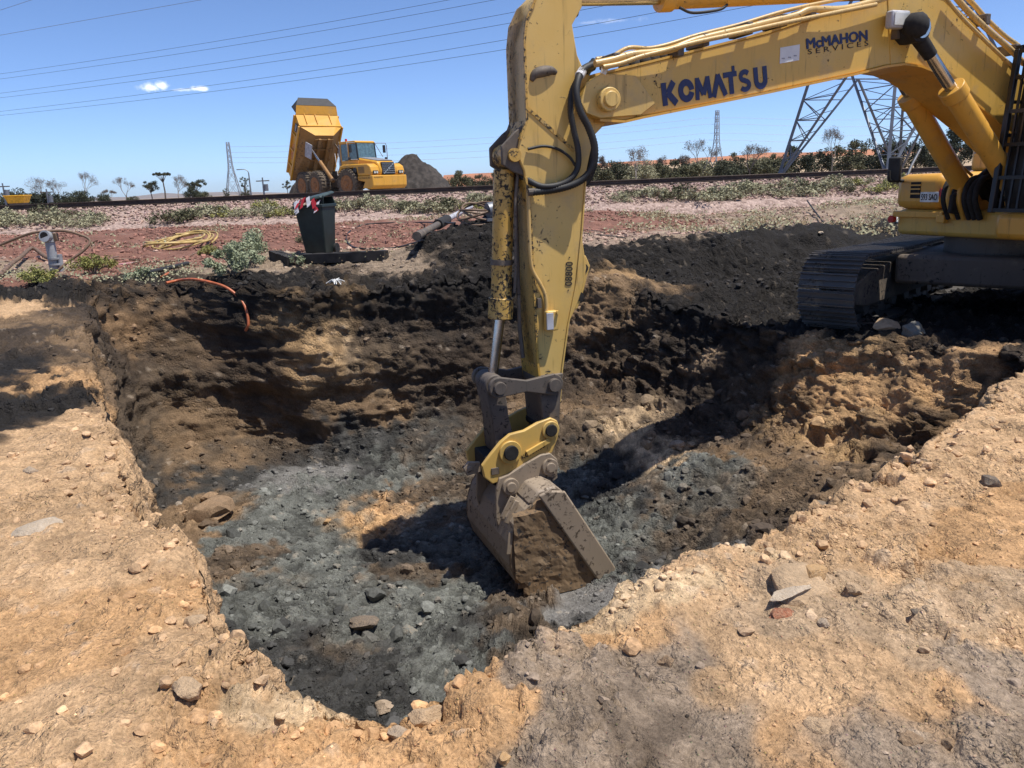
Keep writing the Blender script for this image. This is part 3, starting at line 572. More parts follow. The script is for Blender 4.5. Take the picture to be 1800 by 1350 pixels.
c = sz(965, 562, HA); bk = part('valve_box', MB().box(c + Vector((0, .05, 0)), (.12, .08, .19)), M['armyellow'], arm, 30, .012)
part('cover_plate', MB().box(c + Vector((.03, .095, 0)), (.07, .012, .16)), M['greyprint'], bk, 30, .004)
part('bolt', MB().cyl(c + Vector((-.05, .09, .08)), c + Vector((-.05, .12, .08)), .018, n=8), M['armyellow'], bk)
part('stub', MB().box(sz(945, 532, HA) + Vector((0, .03, 0)), (.035, .05, .09)), M['muddy'], arm)
b0, b1 = sz(1005, 512, HA), sz(1007, 455, HA)
text('serial_number', '\u00b7 08800 \u00b7', M['blackprint'], arm, sz(1005, 511, HA) + Vector((0, .004, 0)), (b1 - b0), (b1 - b0).length * 1.05, .075, .004)['kind'] = 'stuff'
# pipes and black hoses that bend round the arm pivot
def hose(pts, offs, r, mat='rubber', par=X_, nm='hydraulic_hose', rib=True):
    base = spline([sz(u, v, o_) for (u, v), o_ in zip(pts, offs)], 14); rr_ = [r * (1 + (.16 if (i % 2 and rib) else 0)) for i in range(len(base))]
    return part(nm, MB().tube(base, rr_, 9), M[mat], par, 70)
hose(((1046, 112), (1026, 122), (1016, 140), (1013, 165), (1020, 195), (1035, 225), (1045, 258), (1042, 290), (1028, 312), (1003, 326), (970, 334), (935, 338)), (.2, .26, .32, .36, .38, .38, .38, .36, .33, .3, .27, .25), .031)
hose(((1044, 118), (1022, 132), (1006, 160), (1003, 195), (1009, 230), (1016, 262), (1016, 292), (1005, 312), (985, 324), (955, 328), (930, 318), (910, 304)), (.1, .2, .25, .27, .28, .29, .29, .29, .28, .27, .2, .05), .026)
hose(((1046, 108), (1030, 125), (1022, 150), (1028, 200), (1040, 240), (1045, 280), (1030, 320), (1004, 334)), (.0, 0, .05, .1, .12, .1, .05, .05), .034)
hose(((1046, 106), (1028, 135), (1018, 180), (1028, 230), (1036, 270), (1026, 310), (1000, 330)), (-.12, -.12, -.1, -.05, -.05, -.05, -.05), .034)
hose(((928, 262), (955, 257), (980, 262), (1000, 275), (1012, 292)), (.22, .23, .24, .25, .26), .013, rib=False)
part('hose_fitting', MB().cyl(sz(928, 338, .25), sz(940, 337, .25), .034, n=10), M['muddy'], X_)
part('hose_fitting', MB().cyl(sz(1024, 124, .25), sz(1018, 134, .3), .042, n=10), M['greyprint'], X_)
part('hose_fitting', MB().cyl(sz(1064, 116, .3), sz(1060, 132, .32), .036, .025, n=10), M['whitepaint'], X_)
# bucket cylinder and linkage
bc = part('bucket_cylinder', MB().cyl((7.25, 0, 2.08), (7.335, 0, .86), .098, n=20).cyl((7.333, 0, .9), (7.35, 0, .70), .12, n=20).cyl((7.21, -.13, 2.2), (7.21, .13, 2.2), .11, n=18), M['cylyellow'], X_, 40, .008)
part('rod', MB().cyl((7.345, 0, .76), (7.455, 0, .14), .05, n=18), M['chrome'], bc, 40)
part('band', MB().cyl((7.31, 0, 1.26), (7.313, 0, 1.21), .108, n=20), M['muddy'], bc, 40)
part('cylinder_lug', MB().prism([(7.06, 2.5), (7.2, 2.4), (7.33, 2.28), (7.33, 2.12), (7.22, 2.05), (7.08, 2.0)], .135, .175).prism([(7.06, 2.5), (7.2, 2.4), (7.33, 2.28), (7.33, 2.12), (7.22, 2.05), (7.08, 2.0)], -.175, -.135), M['muddy'], X_, 30, .01)
part('lug_pin', MB().cyl((7.215, -.2, 2.2), (7.215, .21, 2.2), .06, n=16), M['cylyellow'], X_, 40)
part('cylinder_pipe', MB().tube([(7.15, .1, 2.05), (7.2, .13, 1.8), (7.22, .13, 1.2), (7.24, .12, .95)], .016, 8), M['muddy'], X_, 60)
part('cylinder_pipe', MB().tube([(7.14, -.02, 2.05), (7.16, .03, 1.7), (7.17, .04, .6), (7.15, .05, .3)], .022, 8), M['muddy'], X_, 60)
def link_bar(a, b, ra, rb, y0, y1, waist):
    a, b = Vector((a[0], a[1])), Vector((b[0], b[1])); d = (b - a).normalized(); n_ = Vector((-d.y, d.x)); P_ = []
    for k in range(9): t = math.pi / 2 + math.pi * k / 8; P_.append(a + d * math.cos(t) * ra + n_ * math.sin(t) * ra)
    m1 = (a + b) / 2; P_.append(m1 - n_ * waist)
    for k in range(9): t = -math.pi / 2 + math.pi * k / 8; P_.append(b + d * math.cos(t) * rb + n_ * math.sin(t) * rb)
    P_.append(m1 + n_ * waist); return MB().prism([(p.x, p.y) for p in P_], y0, y1)
for y in (.225, -.275): part('idler_link', link_bar((7.49, .09), (6.93, .05), .1, .105, y, y + .05, .055), M['muddy'], X_, 30, .008)
part('link_pin', MB().cyl((7.49, -.32, .09), (7.49, .32, .09), .062, n=16).cyl((6.93, -.32, .05), (6.93, .32, .05), .066, n=16), M['muddy'], X_, 40, .006)
part('bucket_link', link_bar((7.49, .09), (7.41, -.56), .1, .11, -.16, .16, .085), M['muddy'], X_, 30, .012)
part('quick_hitch_core', MB().prism([(7.02, -.48), (7.4, -.62), (7.62, -.62), (7.62, -.86), (7.45, -.98), (7.2, -.86), (6.98, -.74), (6.94, -.6)], -.2, .2), M['mud'], X_, 30, .01)
hp = [(6.97, -.28), (6.9, -.32), (6.875, -.4), (6.9, -.5), (6.96, -.64), (7.15, -.7), (7.42, -.83), (7.6, -.86), (7.68, -.78), (7.7, -.66), (7.6, -.55), (7.5, -.45), (7.4, -.385), (7.25, -.37), (7.1, -.31)]
for y in (.22, -.27):
    hh_ = part('quick_hitch_plate', MB().prism(hp, y, y + .05), M['armyellow'], X_, 30, .01)
    if y > 0:
        part('hitch_rib', MB().bar((7.24, .285, -.6), (7.0, .285, -.5), .03, .05), M['armyellow'], hh_, 30, .005)
        part('hitch_boss', MB().cyl((7.41, .27, -.56), (7.41, .3, -.56), .115, n=24), M['armyellow'], hh_, 40, .006); part('hitch_boss', MB().cyl((6.98, .27, -.4), (6.98, .295, -.4), .09, n=24), M['armyellow'], hh_, 40, .006)
        part('hitch_slot', MB().box((7.57, .273, -.73), (.08, .012, .07)), M['muddy'], hh_, 30, .004)
        a_ = Vector((7.22, .272, -.715)); text('hitch_lettering', 'KOMATSU', M['blackprint'], hh_, Vector((7.28, .274, -.66)), (-.26, 0, .1), .26, .045, .02)['kind'] = 'stuff'
part('hitch_pin', MB().cyl((6.98, -.3, -.4), (6.98, .315, -.4), .062, n=18), M['mud'], X_, 40, .008)
part('hitch_pin', MB().cyl((7.41, -.3, -.56), (7.41, .325, -.56), .075, n=18), M['mud'], X_, 40, .008)
part('tow_eye', MB().prism([(7.66, -.68), (7.78, -.66), (7.83, -.72), (7.8, -.8), (7.66, -.78)], .06, .1).cyl((7.77, .05, -.73), (7.77, .11, -.73), .03, n=12), M['bucketsteel'], X_, 30, .006)
# bucket
back = [(7.3, -.94), (7.42, -1.02), (7.53, -1.16), (7.59, -1.34), (7.6, -1.55), (7.54, -1.74), (7.42, -1.87), (7.25, -1.94), (6.95, -1.965), (6.62, -1.95)]
BW = .64
bk_ = MB(); strip(bk_, back, -BW, BW, -.03); bucket = part('bucket', bk_, M['bucketsteel'], X_, 60)
inner = [(p[0] - .0, p[1]) for p in back]
for y in (BW, -BW - .03): part('side_plate', MB().prism(back + [(6.5, -1.82), (7.02, -.92)], y, y + .03), M['caked'], bucket, 30, .006)
for y in (BW + .03, -BW - .07): part('side_cutter', MB().prism([(7.3, -.88), (7.2, -.845), (7.03, -.88), (6.5, -1.79), (6.56, -1.93), (6.66, -1.95)], y, y + .04), M['bucketsteel'], bucket, 30, .015)
part('top_beam', MB().prism([(7.38, -.98), (7.28, -.86), (7.12, -.84), (7.02, -.9), (7.06, -1.02)], -BW + .001, BW - .001), M['bucketsteel'], bucket, 40, .02)
ear = [(7.58, -.9), (7.54, -.8), (7.44, -.775), (7.28, -.7), (7.1, -.63), (7.0, -.63), (6.93, -.7), (6.93, -.9), (7.02, -.95), (7.3, -.93), (7.4, -1.05), (7.56, -1.35), (7.6, -1.2)]
for y in (.27, -.31): part('ear_plate', MB().prism(ear, y, y + .04), M['bucketsteel'], bucket, 30, .008)
part('bucket_pin', MB().cyl((7.44, -.36, -.89), (7.44, .37, -.89), .05, n=18).cyl((7.44, .31, -.89), (7.44, .35, -.89), .085, n=20), M['bucketsteel'], bucket, 40, .006)
part('bucket_pin', MB().cyl((7.02, -.36, -.76), (7.02, .37, -.76), .05, n=18).cyl((7.02, .31, -.76), (7.02, .35, -.76), .085, n=20), M['bucketsteel'], bucket, 40, .006)
for y in (.4, .52): part('wear_rib', MB().box((7.5, y - .02, -1.08), (.05, .02, .24), Matrix.Rotation(R(-30), 3, 'Y')), M['bucketsteel'], bucket, 30, .006)
part('wear_bar', MB().bar((7.575, .66, -1.2), (7.615, .66, -1.42), .03, .05), M['bucketsteel'], bucket, 30, .006)
for k in range(5):
    y = -BW + .08 + k * .28; part('tooth', MB().prism([(6.66, -1.9), (6.66, -1.97), (6.42, -1.93), (6.42, -1.91)], y, y + .1), M['bucketsteel'], bucket, 30, .006)
# mud caked on the near bucket side: an uneven skin
gu, gv = 34, 30; mv = []; mf = []
S_, Zz = np.meshgrid(np.linspace(6.62, 7.56, gu), np.linspace(-1.93, -.98, gv), indexing='ij'); Pm = np.stack([S_.ravel(), S_.ravel() * 0, Zz.ravel()], 1)
hm = fbm(Pm, 3.2, 5, 5, .6) * .03 + .008 + .012 * (1 - np.abs(fbm(Pm, 6, 3, 8)) * 2)
inside = (Zz < -1.02 - 1.5 * np.clip(7.2 - S_, 0, 1)) & (S_ - 6.66 > (-1.9 - Zz) * -.62 * 1.0) & (S_ < 7.585 - np.clip((-1.62 - Zz), 0, 1) ** 1.2 * .75)
hm = np.where(inside.ravel(), hm, -.02)
mb = MB(); mb.add([(a_, BW + .031 + max(h_, -.004), c_) for (a_, _b, c_), h_ in zip(Pm, hm)], [(i * gv + j, i * gv + j + 1, (i + 1) * gv + j + 1, (i + 1) * gv + j) for i in range(gu - 1) for j in range(gv - 1) if max(hm[i * gv + j], hm[i * gv + j + 1], hm[(i + 1) * gv + j], hm[(i + 1) * gv + j + 1]) > 0])
part('caked_mud', mb, M['caked'], bucket, None)
# boom and arm cylinders
def cylinder(nm, a, mid, b, y, r, rod, mat='oilyellow'):
    a, mid, b = [Vector((p[0], y, p[1])) for p in (a, mid, b)]; d = (mid - b).normalized()
    o = part(nm, MB().cyl(b, mid, r, n=22).cyl(mid - d * .1, mid + d * .04, r * 1.2, n=22).cyl(b - Vector((0, r, 0)), b + Vector((0, r, 0)), r * 1.05, n=16), M[mat], X_, 40, .008)
    part('rod', MB().cyl(mid, a, rod, n=18).cyl(a - Vector((0, rod * 1.9, 0)), a + Vector((0, rod * 1.9, 0)), rod * 1.7, n=16), M['chrome'], o, 40)
    part('supply_pipe', MB().tube([b + Vector((-.02, 0, r + .16)) + d * .2, b + Vector((-.02, 0, r + .06)) + d * .5, mid + Vector((-.06, 0, r + .02)) - d * .1], .018, 8), M[mat], o, 60); return o
c1 = cylinder('boom_cylinder', (2.88, 3.32), (2.27, 2.73), (1.06, 1.53), .43, .115, .062)
part('rod_mud', MB().cyl((2.88, .42, 3.32), (2.62, .43, 3.07), .085, .07, n=12).cyl((2.88, .3, 3.32), (2.88, .52, 3.32), .14, n=10), M['mud'], c1, 50)
c2 = cylinder('boom_cylinder', (2.52, 3.36), (1.95, 2.75), (.72, 1.40), -.43, .115, .06)
part('boom_pivot_pin', MB().cyl((2.88, -.36, 3.32), (2.88, .36, 3.32), .1, n=18), M['mud'], X_, 40)
part('pin_mud', MB().lathe([(.01, -.11), (.1, -.09), (.13, -.02), (.12, .06), (.07, .11), (.01, .12)], (2.93, .5, 3.34), 11), M['mud'], X_, 60)
c3 = cylinder('arm_cylinder', (6.61, 3.55), (5.58, 3.6), (3.05, 3.78), 0, .105, .06)
part('hose_clip', MB().cyl((4.85, 0, 3.66), (4.9, 0, 3.66), .118, n=18), M['oilyellow'], c3)
part('return_hose', MB().tube(spline([(5.45, .1, 3.5), (5.3, .1, 3.46), (5.0, .08, 3.5), (4.9, .08, 3.55)], 6), .014, 8), M['rubber'], c3, 60)
part('rod_eye_mud', MB().lathe([(.01, -.12), (.11, -.1), (.12, .08), (.01, .12)], (6.6, 0, 3.47), 10), M['mud'], c3, 50)
# upper structure
part('deck', MB().bx((-2.7, -1.45, 1.06), (.95, 1.45, 1.40)), M['yellow'], X_, 30, .06)
part('deck_front', MB().bx((.5, .5, 1.12), (1.55, 1.5, 1.42)), M['oilyellow'], X_, 30, .07)
tb = part('front_box', MB().bx((-.75, -1.47, 1.403), (1.0, -.72, 1.86)), M['oilyellow'], X_, 30, .11)
for k in range(4): part('vent_slot_dark', MB().box((.80 - 0, -.715, 1.68 - .03 * k), (.2, .012, .014)), M['mud'], tb)  # dark strips stand for the shade inside open slots
fv = 1.004
part('vent_recess_dark', MB().bx((.998, -1.2, 1.55), (1.006, -1.04, 1.76)), M['mud'], tb)  # dark slab on the flat face, painted shade of a recess
for z in (1.6, 1.66, 1.71): part('vent_bar', MB().bx((1.0, -1.2, z), (1.014, -1.04, z + .018)), M['oilyellow'], tb)
pl = part('number_plate', MB().bx((1.004, -1.03, 1.50), (1.012, -.74, 1.63)), M['plate'], tb, 30, .004)
text('plate_number', '593 SAO', M['blackprint'], pl, Vector((1.015, -1.01, 1.525)), (0, 1, 0), .25, .08, .01, (1, 0, 0))['kind'] = 'stuff'
part('warning_label', MB().prism([(0, .06), (.045, 0), (0, -.06), (-.045, 0)], 0, .006), M['redlens'], tb, 30)
tb.children[-1].matrix_local = Matrix.Translation((1.004, -.72, 1.62)) @ Matrix.Rotation(R(90), 4, 'Z')
part('fuel_tank', MB().prism([(-.3, 1.86), (-.3, 2.18), (-.42, 2.36), (-.65, 2.42), (-1.5, 2.42), (-1.5, 1.86)], -1.42, -.72), M['yellow'], X_, 30, .05)
part('step_bar', MB().bx((.955, -1.45, 1.30), (1.03, -.65, 1.38)), M['oilyellow'], X_, 30, .01)
part('reflector', MB().cyl((.99, -1.46, 1.27), (1.05, -1.46, 1.27), .05, n=14), M['redlens'], X_, 40)
part('lamp_block', MB().bx((.97, -.72, 1.24), (1.05, -.6, 1.34)), M['oilyellow'], X_, 30, .01)
mp_ = [sz(u, v, -1.35) for u, v in ((1618, 362), (1604, 358), (1592, 345), (1590, 322), (1588, 318), (1572, 318), (1563, 316), (1563, 300))]
mr_ = part('mirror_arm', MB().tube(spline(mp_, 5), .022, 8), M['rubber'], X_, 60)
part('stay', MB().tube([sz(1590, 322, -1.35), sz(1603, 290, -1.4), sz(1618, 262, -1.45)], .018, 8), M['steelgrey'], mr_, 60)
c = sz(1573, 298, -1.35); part('mirror', MB().box(c, (.06, .17, .32), Matrix.Rotation(R(25), 3, 'Z')), M['rubber'], mr_, 30, .02)
part('hand_rail', MB().tube(spline([(-.25, -1.3, 2.1), (-.25, -1.3, 2.75), (-.4, -1.3, 2.82), (-1.1, -1.3, 2.84), (-1.25, -1.3, 2.75), (-1.25, -1.3, 2.35)], 4), .022, 8), M['steelgrey'], X_, 60)
part('engine_house', MB().bx((-2.7, -1.42, 1.403), (-.9, 1.42, 2.35)), M['yellow'], X_, 30, .06)
part('counterweight', MB().prism([(-2.72, 1.0), (-3.2, 1.05), (-3.35, 1.3), (-3.35, 2.2), (-3.2, 2.4), (-2.72, 2.42)], -1.48, 1.48), M['yellow'], X_, 30, .06)
# boom foot: black greased brackets and hose bundle
for y in (-.42, .36): part('boom_bracket', MB().prism([(.75, 1.3), (1.22, 1.38), (1.2, 1.6), (1.05, 1.66), (.3, 2.1), (-.1, 2.25), (-.35, 2.0), (-.4, 1.38)], y, y + .06), M['mud'], X_, 30, .02)
for k in range(7):
    y = -.62 + k * .075; part('foot_hose', MB().tube(spline([(.2, y, 1.45), (.55 + .04 * (k % 3), y - .03, 1.62 + .03 * k), (.95, y, 1.78 - .03 * (k % 2)), (1.12, y + .05, 1.56), (1.0, y + .05, 1.3)], 6), .035, 8), M['oilyellow' if k in (1, 3) else 'mud'], X_, 60)
# cab with black guard
cab = part('cab', MB().prism([(.1, 1.42), (1.42, 1.42), (1.5, 1.7), (1.32, 3.02), (1.1, 3.1), (-.4, 3.1), (-.5, 2.9), (-.5, 1.42)], .52, 1.5), M['blacksteel'], X_, 30, .03)
part('side_window', MB().prism([(.35, 1.75), (1.36, 1.75), (1.22, 2.9), (.35, 2.9)], 1.5, 1.506), M['glass'], cab)
part('side_window', MB().prism([(.35, 1.75), (1.36, 1.75), (1.22, 2.9), (.35, 2.9)], .514, .52), M['glass'], cab)
g_ = lambda y, z: (1.60 - .15 * (z - 1.45) / 1.6, y, z)
for y in (.5, 1.5): part('guard_post', MB().bar(g_(y, 1.42), g_(y, 3.14), .06, .06), M['blacksteel'], cab, 30, .008)
for k in range(9):
    y = .6 + k * .1; part('guard_bar', MB().bar(g_(y, 1.45), g_(y, 3.1), .022, .022), M['blacksteel'], cab)
for z in (1.45, 1.8, 2.15, 2.5, 2.85, 3.12): part('guard_rail', MB().bar(g_(.5, z), g_(1.5, z), .04, .04), M['blacksteel'], cab)
for y in (.5, 1.5): part('guard_roof_rail', MB().bar((1.45, y, 3.15), (-.5, y, 3.2), .06, .06), M['blacksteel'], cab)
for k in range(6): part('roof_bar', MB().bar((1.4 - k * .35, .5, 3.17), (1.4 - k * .35, 1.5, 3.17), .03, .03), M['blacksteel'], cab)
for z in (1.55, 1.9, 2.25, 2.6): part('guard_side_rail', MB().bar(g_(.495, z), (.2, .495, z), .035, .035), M['blacksteel'], cab)
# undercarriage
trk = Vector((.70, .714, 0)).normalized(); tn = Vector((trk.y, -trk.x, 0)); TA = math.atan2(-trk.y, -trk.x) - EA
def to_local(p): d = Vector((p[0] - FX, p[1] - FY)); return Vector((d.x * ex + d.y * ey, -d.x * ey + d.y * ex, p[2] - GE))
cF = Vector((5.62, 11.50, GE)); cN = cF + tn * 2.59; cM = (cF + cN) / 2
l = to_local(cM); part('turntable', MB().cyl((l.x, l.y, .84), (l.x, l.y, 1.06), .68, n=32), M['muddy'], X_, 40)
cb = part('car_body', MB().bx((-1.0, -1.0, .46), (1.0, 1.0, .84)), M['muddy'], X_, 30, .05); cb.location = l; cb.location.z = 0; cb.rotation_euler = (0, 0, TA)
RS, HL = .44, 2.0
shoe = MB().box((0, 0, 0), (.196, .70, .022))
for k in (-.075, 0, .075): shoe.box((k, 0, .026), (.012, .70, .036))
shoe.bx((-.09, -.09, -.08), (.09, -.03, -.011)).bx((-.09, .03, -.08), (.09, .09, -.011)); shoe_me = shoe.mesh('track_shoe', 30); shoe_me.materials.append(M['track'])
for ctr in (cF, cN):
    tf = part('track_frame', MB().prism([(2.05, .3), (2.15, .42), (2.1, .56), (1.7, .66), (.9, .74), (-1.2, .74), (-1.8, .62), (-2.1, .5), (-2.1, .36), (-1.7, .24), (1.7, .24)], -.23, .23), M['muddy'], X_, 30, .02)
    tf.location = to_local(ctr); tf.location.z = 0; tf.rotation_euler = (0, 0, TA)
    part('idler', MB().cyl((HL, -.1, RS + .03), (HL, .1, RS + .03), RS - .1, n=28).cyl((HL, -.2, RS + .03), (HL, .2, RS + .03), .12, n=16), M['track'], tf, 40, .01)
    part('sprocket', MB().cyl((-HL, -.1, RS + .03), (-HL, .1, RS + .03), RS - .1, n=28).cyl((-HL, -.28, RS + .03), (-HL, .28, RS + .03), .22, n=20), M['track'], tf, 40, .01)
    for k in range(7): part('roller', MB().cyl((-1.5 + k * .5, -.16, .22), (-1.5 + k * .5, .16, .22), .11, n=16), M['track'], tf, 40)
    per = 4 * HL + 2 * math.pi * RS; ns = int(round(per / .216)); top = 2 * HL
    for k in range(ns):
        d = per * k / ns; c0 = RS + .03
        if d < 2 * HL: x, z, ang = -HL + d, c0 + RS - .03 * math.sin(math.pi * d / top), 0
        elif d < 2 * HL + math.pi * RS: t = (d - 2 * HL) / RS; x, z, ang = HL + RS * math.sin(t), c0 + RS * math.cos(t), t
        elif d < 4 * HL + math.pi * RS: x, z, ang = HL - (d - 2 * HL - math.pi * RS), c0 - RS, math.pi
        else: t = (d - 4 * HL - math.pi * RS) / RS; x, z, ang = -HL - RS * math.sin(t), c0 - RS * math.cos(t), math.pi + t
        so_ = link('track_shoe', shoe_me, None, tf); so_.location = (x, 0, z); so_.rotation_euler = (0, ang, 0)

# ------------------------------------------------------------------ railway on its bank
bx_ = np.arange(-46, 46.01, .11); prof = [(23.6, .78), (24.0, .84), (24.4, .90), (24.8, .97), (25.2, 1.05), (25.5, 1.12), (25.8, 1.19), (26.1, 1.26), (26.4, 1.33), (26.7, 1.38), (27.0, 1.4), (27.4, 1.4), (27.8, 1.4), (28.4, 1.4), (29.0, 1.4), (29.6, 1.4), (30, 1.36), (30.6, 1.25), (31.4, 1.15), (32.4, 1.02)]
pp = np.array(prof); GX, GI = np.meshgrid(bx_, np.arange(len(pp)), indexing='ij'); Pb = np.stack([GX.ravel(), pp[GI.ravel(), 0], pp[GI.ravel(), 1]], 1)
nb = fbm(Pb, .5, 3, 611); nb2 = fbm(Pb, 4, 3, 617); Pb[:, 2] += (nb * .06 + nb2 * .05) * (Pb[:, 1] < 26.6) + nb2 * .02; Pb[:, 2] -= .35 * ((GI.ravel() == 0) | (GI.ravel() == len(pp) - 1))
a, b = GX.shape; ii = np.arange(a - 1)[:, None] * b + np.arange(b - 1)[None, :]; Qb = np.stack([ii, ii + b, ii + b + 1, ii + 1], 2).reshape(-1, 4)
bm_ = Mat('ballast', .95); vo = bm_.n('ShaderNodeTexVoronoi'); vo.inputs['Scale'].default_value = 13; bm_.l(bm_.co.outputs['Object'], vo.inputs['Vector'])
sepc = bm_.n('ShaderNodeSeparateColor'); bm_.l(vo.outputs['Color'], sepc.inputs[0])
bm_.col(bm_.mix(sepc.outputs[0], (.20, .135, .11), (.46, .34, .285))); bm_.bump(bm_.math('SUBTRACT', 1., vo.outputs['Distance']), .8, .04); M['ballast'] = bm_.m
bank = link('railway_bank', grid_mesh('railway_bank', Pb, Qb), M['ballast']); bank['kind'] = 'structure'
rw_ = thing('railway_track', 'rusty dark railway line running along the gravel bank', 'railway', (0, 28.2, 1.4))
for y in (-.72, .72):
    rl = MB()
    rl.prism([(-.075, .0), (-.075, .012), (-.012, .03), (-.012, .125), (-.036, .135), (-.036, .165), (-.028, .172), (.028, .172), (.036, .165), (.036, .135), (.012, .125), (.012, .03), (.075, .012), (.075, 0)], -60, 60)
    o = part('rail', rl, M['rail'], rw_, 30); o.rotation_euler = (0, 0, R(90)); o.location = (0, y, .06)
slm = MB().bx((-.12, -1.25, -.06), (.12, 1.25, .06)).mesh('sleeper', 30); slm.materials.append(M['rail'])
for k in range(-62, 63): o = link('sleeper', slm, None, rw_); o.location = (k * .68, 0, 0)

# ------------------------------------------------------------------ loose stones and clods (uncountable)
def ico(sub):
    import bmesh
    b = bmesh.new(); bmesh.ops.create_icosphere(b, subdivisions=sub, radius=1); b.verts.ensure_lookup_table(); v = np.array([x.co[:] for x in b.verts]); f = np.array([[q.index for q in p.verts] for p in b.faces]); b.free(); return v, f
ICO = {1: ico(1), 2: ico(2), 3: ico(3)}
rs = np.random.RandomState(5)
def rock_shape(sub, rough=.35, seed=0):
    v, f = ICO[sub]; q = v + seed * 3.7; r = 1 + rough * fbm(q, 1.1, 2, seed) + rough * .5 * fbm(q, 2.6, 2, seed + 9)
    w_ = v * r[:, None]
    for k in range(14):      # broken facets
        n_ = rs.normal(size=3); n_ /= np.linalg.norm(n_); d = w_ @ n_; lim = .5 + .38 * rs.rand(); w_ = w_ - np.clip(d - lim, 0, None)[:, None] * n_
    w_ = w_ * (1 + .16 * fbm(q, 3.2, 4, seed + 31, .6))[:, None]
    return w_, f
VAR = {s: [rock_shape(s, .42, 40 + s * 20 + k) for k in range(10)] for s in (1, 2)}
vcol = COL
poly_v0 = quads[:, 0]
def on_ground(x, y):
    r = ground.ray_cast(Vector((x, y, 5)), Vector((0, 0, -1)), distance=30)
    return (r[1], r[2], COL[poly_v0[r[3]], :3]) if r[0] else None
stone_m = Mat('loose_stone', .93); vcn = stone_m.n('ShaderNodeVertexColor', layer_name='soil'); sn = stone_m.noise(40, 4, .7)
stone_m.col(stone_m.mix(stone_m.ramp(sn, .3, .7), stone_m.mix(1., vcn.outputs[0], (.7, .68, .66), 'MULTIPLY'), stone_m.mix(1., vcn.outputs[0], (1.25, 1.22, 1.2), 'MULTIPLY'))); stone_m.bump(stone_m.noise(120, 4, .7), .6, .006); M['stone'] = stone_m.m
def scatter(name, label, items, mat):
    """items: (pos, size, sub, colour)"""
    Vs, Fs, Cs = [], [], []; o = 0
    for p, s, sub, c in items:
        v, f = VAR[sub][rs.randint(10)]; A = Matrix.Rotation(rs.rand() * 6.28, 3, 'Z') @ Matrix.Rotation(rs.rand() * 6.28, 3, 'X')
        w_ = (v @ np.array(A).T) * s * np.array([1, 1, .62 + .3 * rs.rand()]) + np.array(p); Vs.append(w_); Fs.append(f + o); o += len(v); Cs.append(np.tile(np.append(c, 1.), (len(v), 1)))
    me = grid_mesh(name, np.concatenate(Vs), np.concatenate(Fs)); me.shade_flat(); at = me.color_attributes.new('soil', 'FLOAT_COLOR', 'POINT'); at.data.foreach_set('color', np.concatenate(Cs).astype(np.float32).ravel())
    ob = link(name, me, mat); tag(ob, label, name.replace('_', ' ').split()[-1], kind='stuff'); return ob
items = []
def sow(n, xr, yr, size, sub, dens=None, cmul=(.85, 1.15), zr=(-9, 9), sink=.25):
    for k in range(n):
        x, y = xr[0] + rs.rand() * (xr[1] - xr[0]), yr[0] + rs.rand() * (yr[1] - yr[0])
        h = on_ground(x, y)
        if h is None or not (zr[0] < h[0].z < zr[1]) or h[1].z < .35: continue
        if dens is not None and vnoise(np.array([[x, y, 3.]]), dens, 77)[0] + .3 * rs.normal() < .0: continue
        s = size[0] * (size[1] / size[0]) ** (rs.rand() ** 1.7); m = cmul[0] + rs.rand() * (cmul[1] - cmul[0])
        items.append((np.array(h[0]) + np.array([0, 0, s * (.3 - sink)]), s, sub, h[2] * m))
sow(9000, (-4.5, 5.5), (.9, 5.5), (.0045, .014), 1, 1.2, zr=(-.5, 1))
sow(2700, (-5.5, 7), (.9, 8), (.012, .034), 2, .9, zr=(-.5, 1))
sow(560, (-5.5, 7), (1, 8), (.018, .042), 2, .7, zr=(-.5, 1))
for k in range(520):        # rubble along the rim
    j = int(rs.rand() * NT)
    if np.sin(TH[j]) > .35: continue
    rr__ = rr[j] + .02 + .4 * rs.rand() ** 1.6; x, y = CX + rr__ * np.cos(TH[j]), CY + rr__ * np.sin(TH[j]); h = on_ground(x, y)
    if h is None or h[0].z < -.5 or h[1].z < .3: continue
    s = .008 + .034 * rs.rand() ** 2.2; items.append((np.array(h[0]) + np.array([0, 0, s * .15]), s, 2, h[2] * (.78 + .25 * rs.rand())))
sow(420, (-3, 5), (1.2, 5), (.004, .011), 1, None, (.15, .5), zr=(-.5, 1))
sow(300, (-3, 5), (1.2, 6), (.004, .009), 1, None, (1.2, 1.5), zr=(-.5, 1))
scatter('loose_stones', 'small crumbs and pebbles strewn over the tan soil round the pit', items, M['stone']); items = []
sow(5600, (-4.6, 4.2), (3.0, 10.8), (.012, .05), 2, None, (.6, 1.2), zr=(-3, -1.1))
sow(420, (-4.6, 4.2), (3.0, 10.8), (.06, .13), 2, .6, (.5, 1.3), zr=(-3, -1.1))
scatter('clay_clods', 'broken grey clay clods covering the pit floor', items, M['stone']); items = []
sow(5200, (-7, 9), (10.4, 16), (.02, .07), 1, .7, (.7, 1.5), zr=(-.6, 2))
sow(700, (2.5, 8), (7.5, 13), (.02, .08), 2, .7, (.7, 1.6), zr=(-.6, 2))
scatter('black_clods', 'black crumbled soil clods heaped behind the pit rim', items, M['stone']); items = []
for k in range(9500):
    x = -26 + rs.rand() * 52; t = rs.rand(); y = 24.3 + 2.9 * t ** .8; z = float(np.interp(y, pp[:, 0], pp[:, 1])); c = np.array([.38, .275, .225]) * (.5 + .85 * rs.rand()) * np.array([1, .93 + .14 * rs.rand(), .9 + .2 * rs.rand()])
    items.append((np.array([x, y, z + .03]), .03 + .04 * rs.rand(), 1, c))
scatter('ballast_stones', 'pinkish ballast stones covering the railway bank', items, M['stone']); items = []
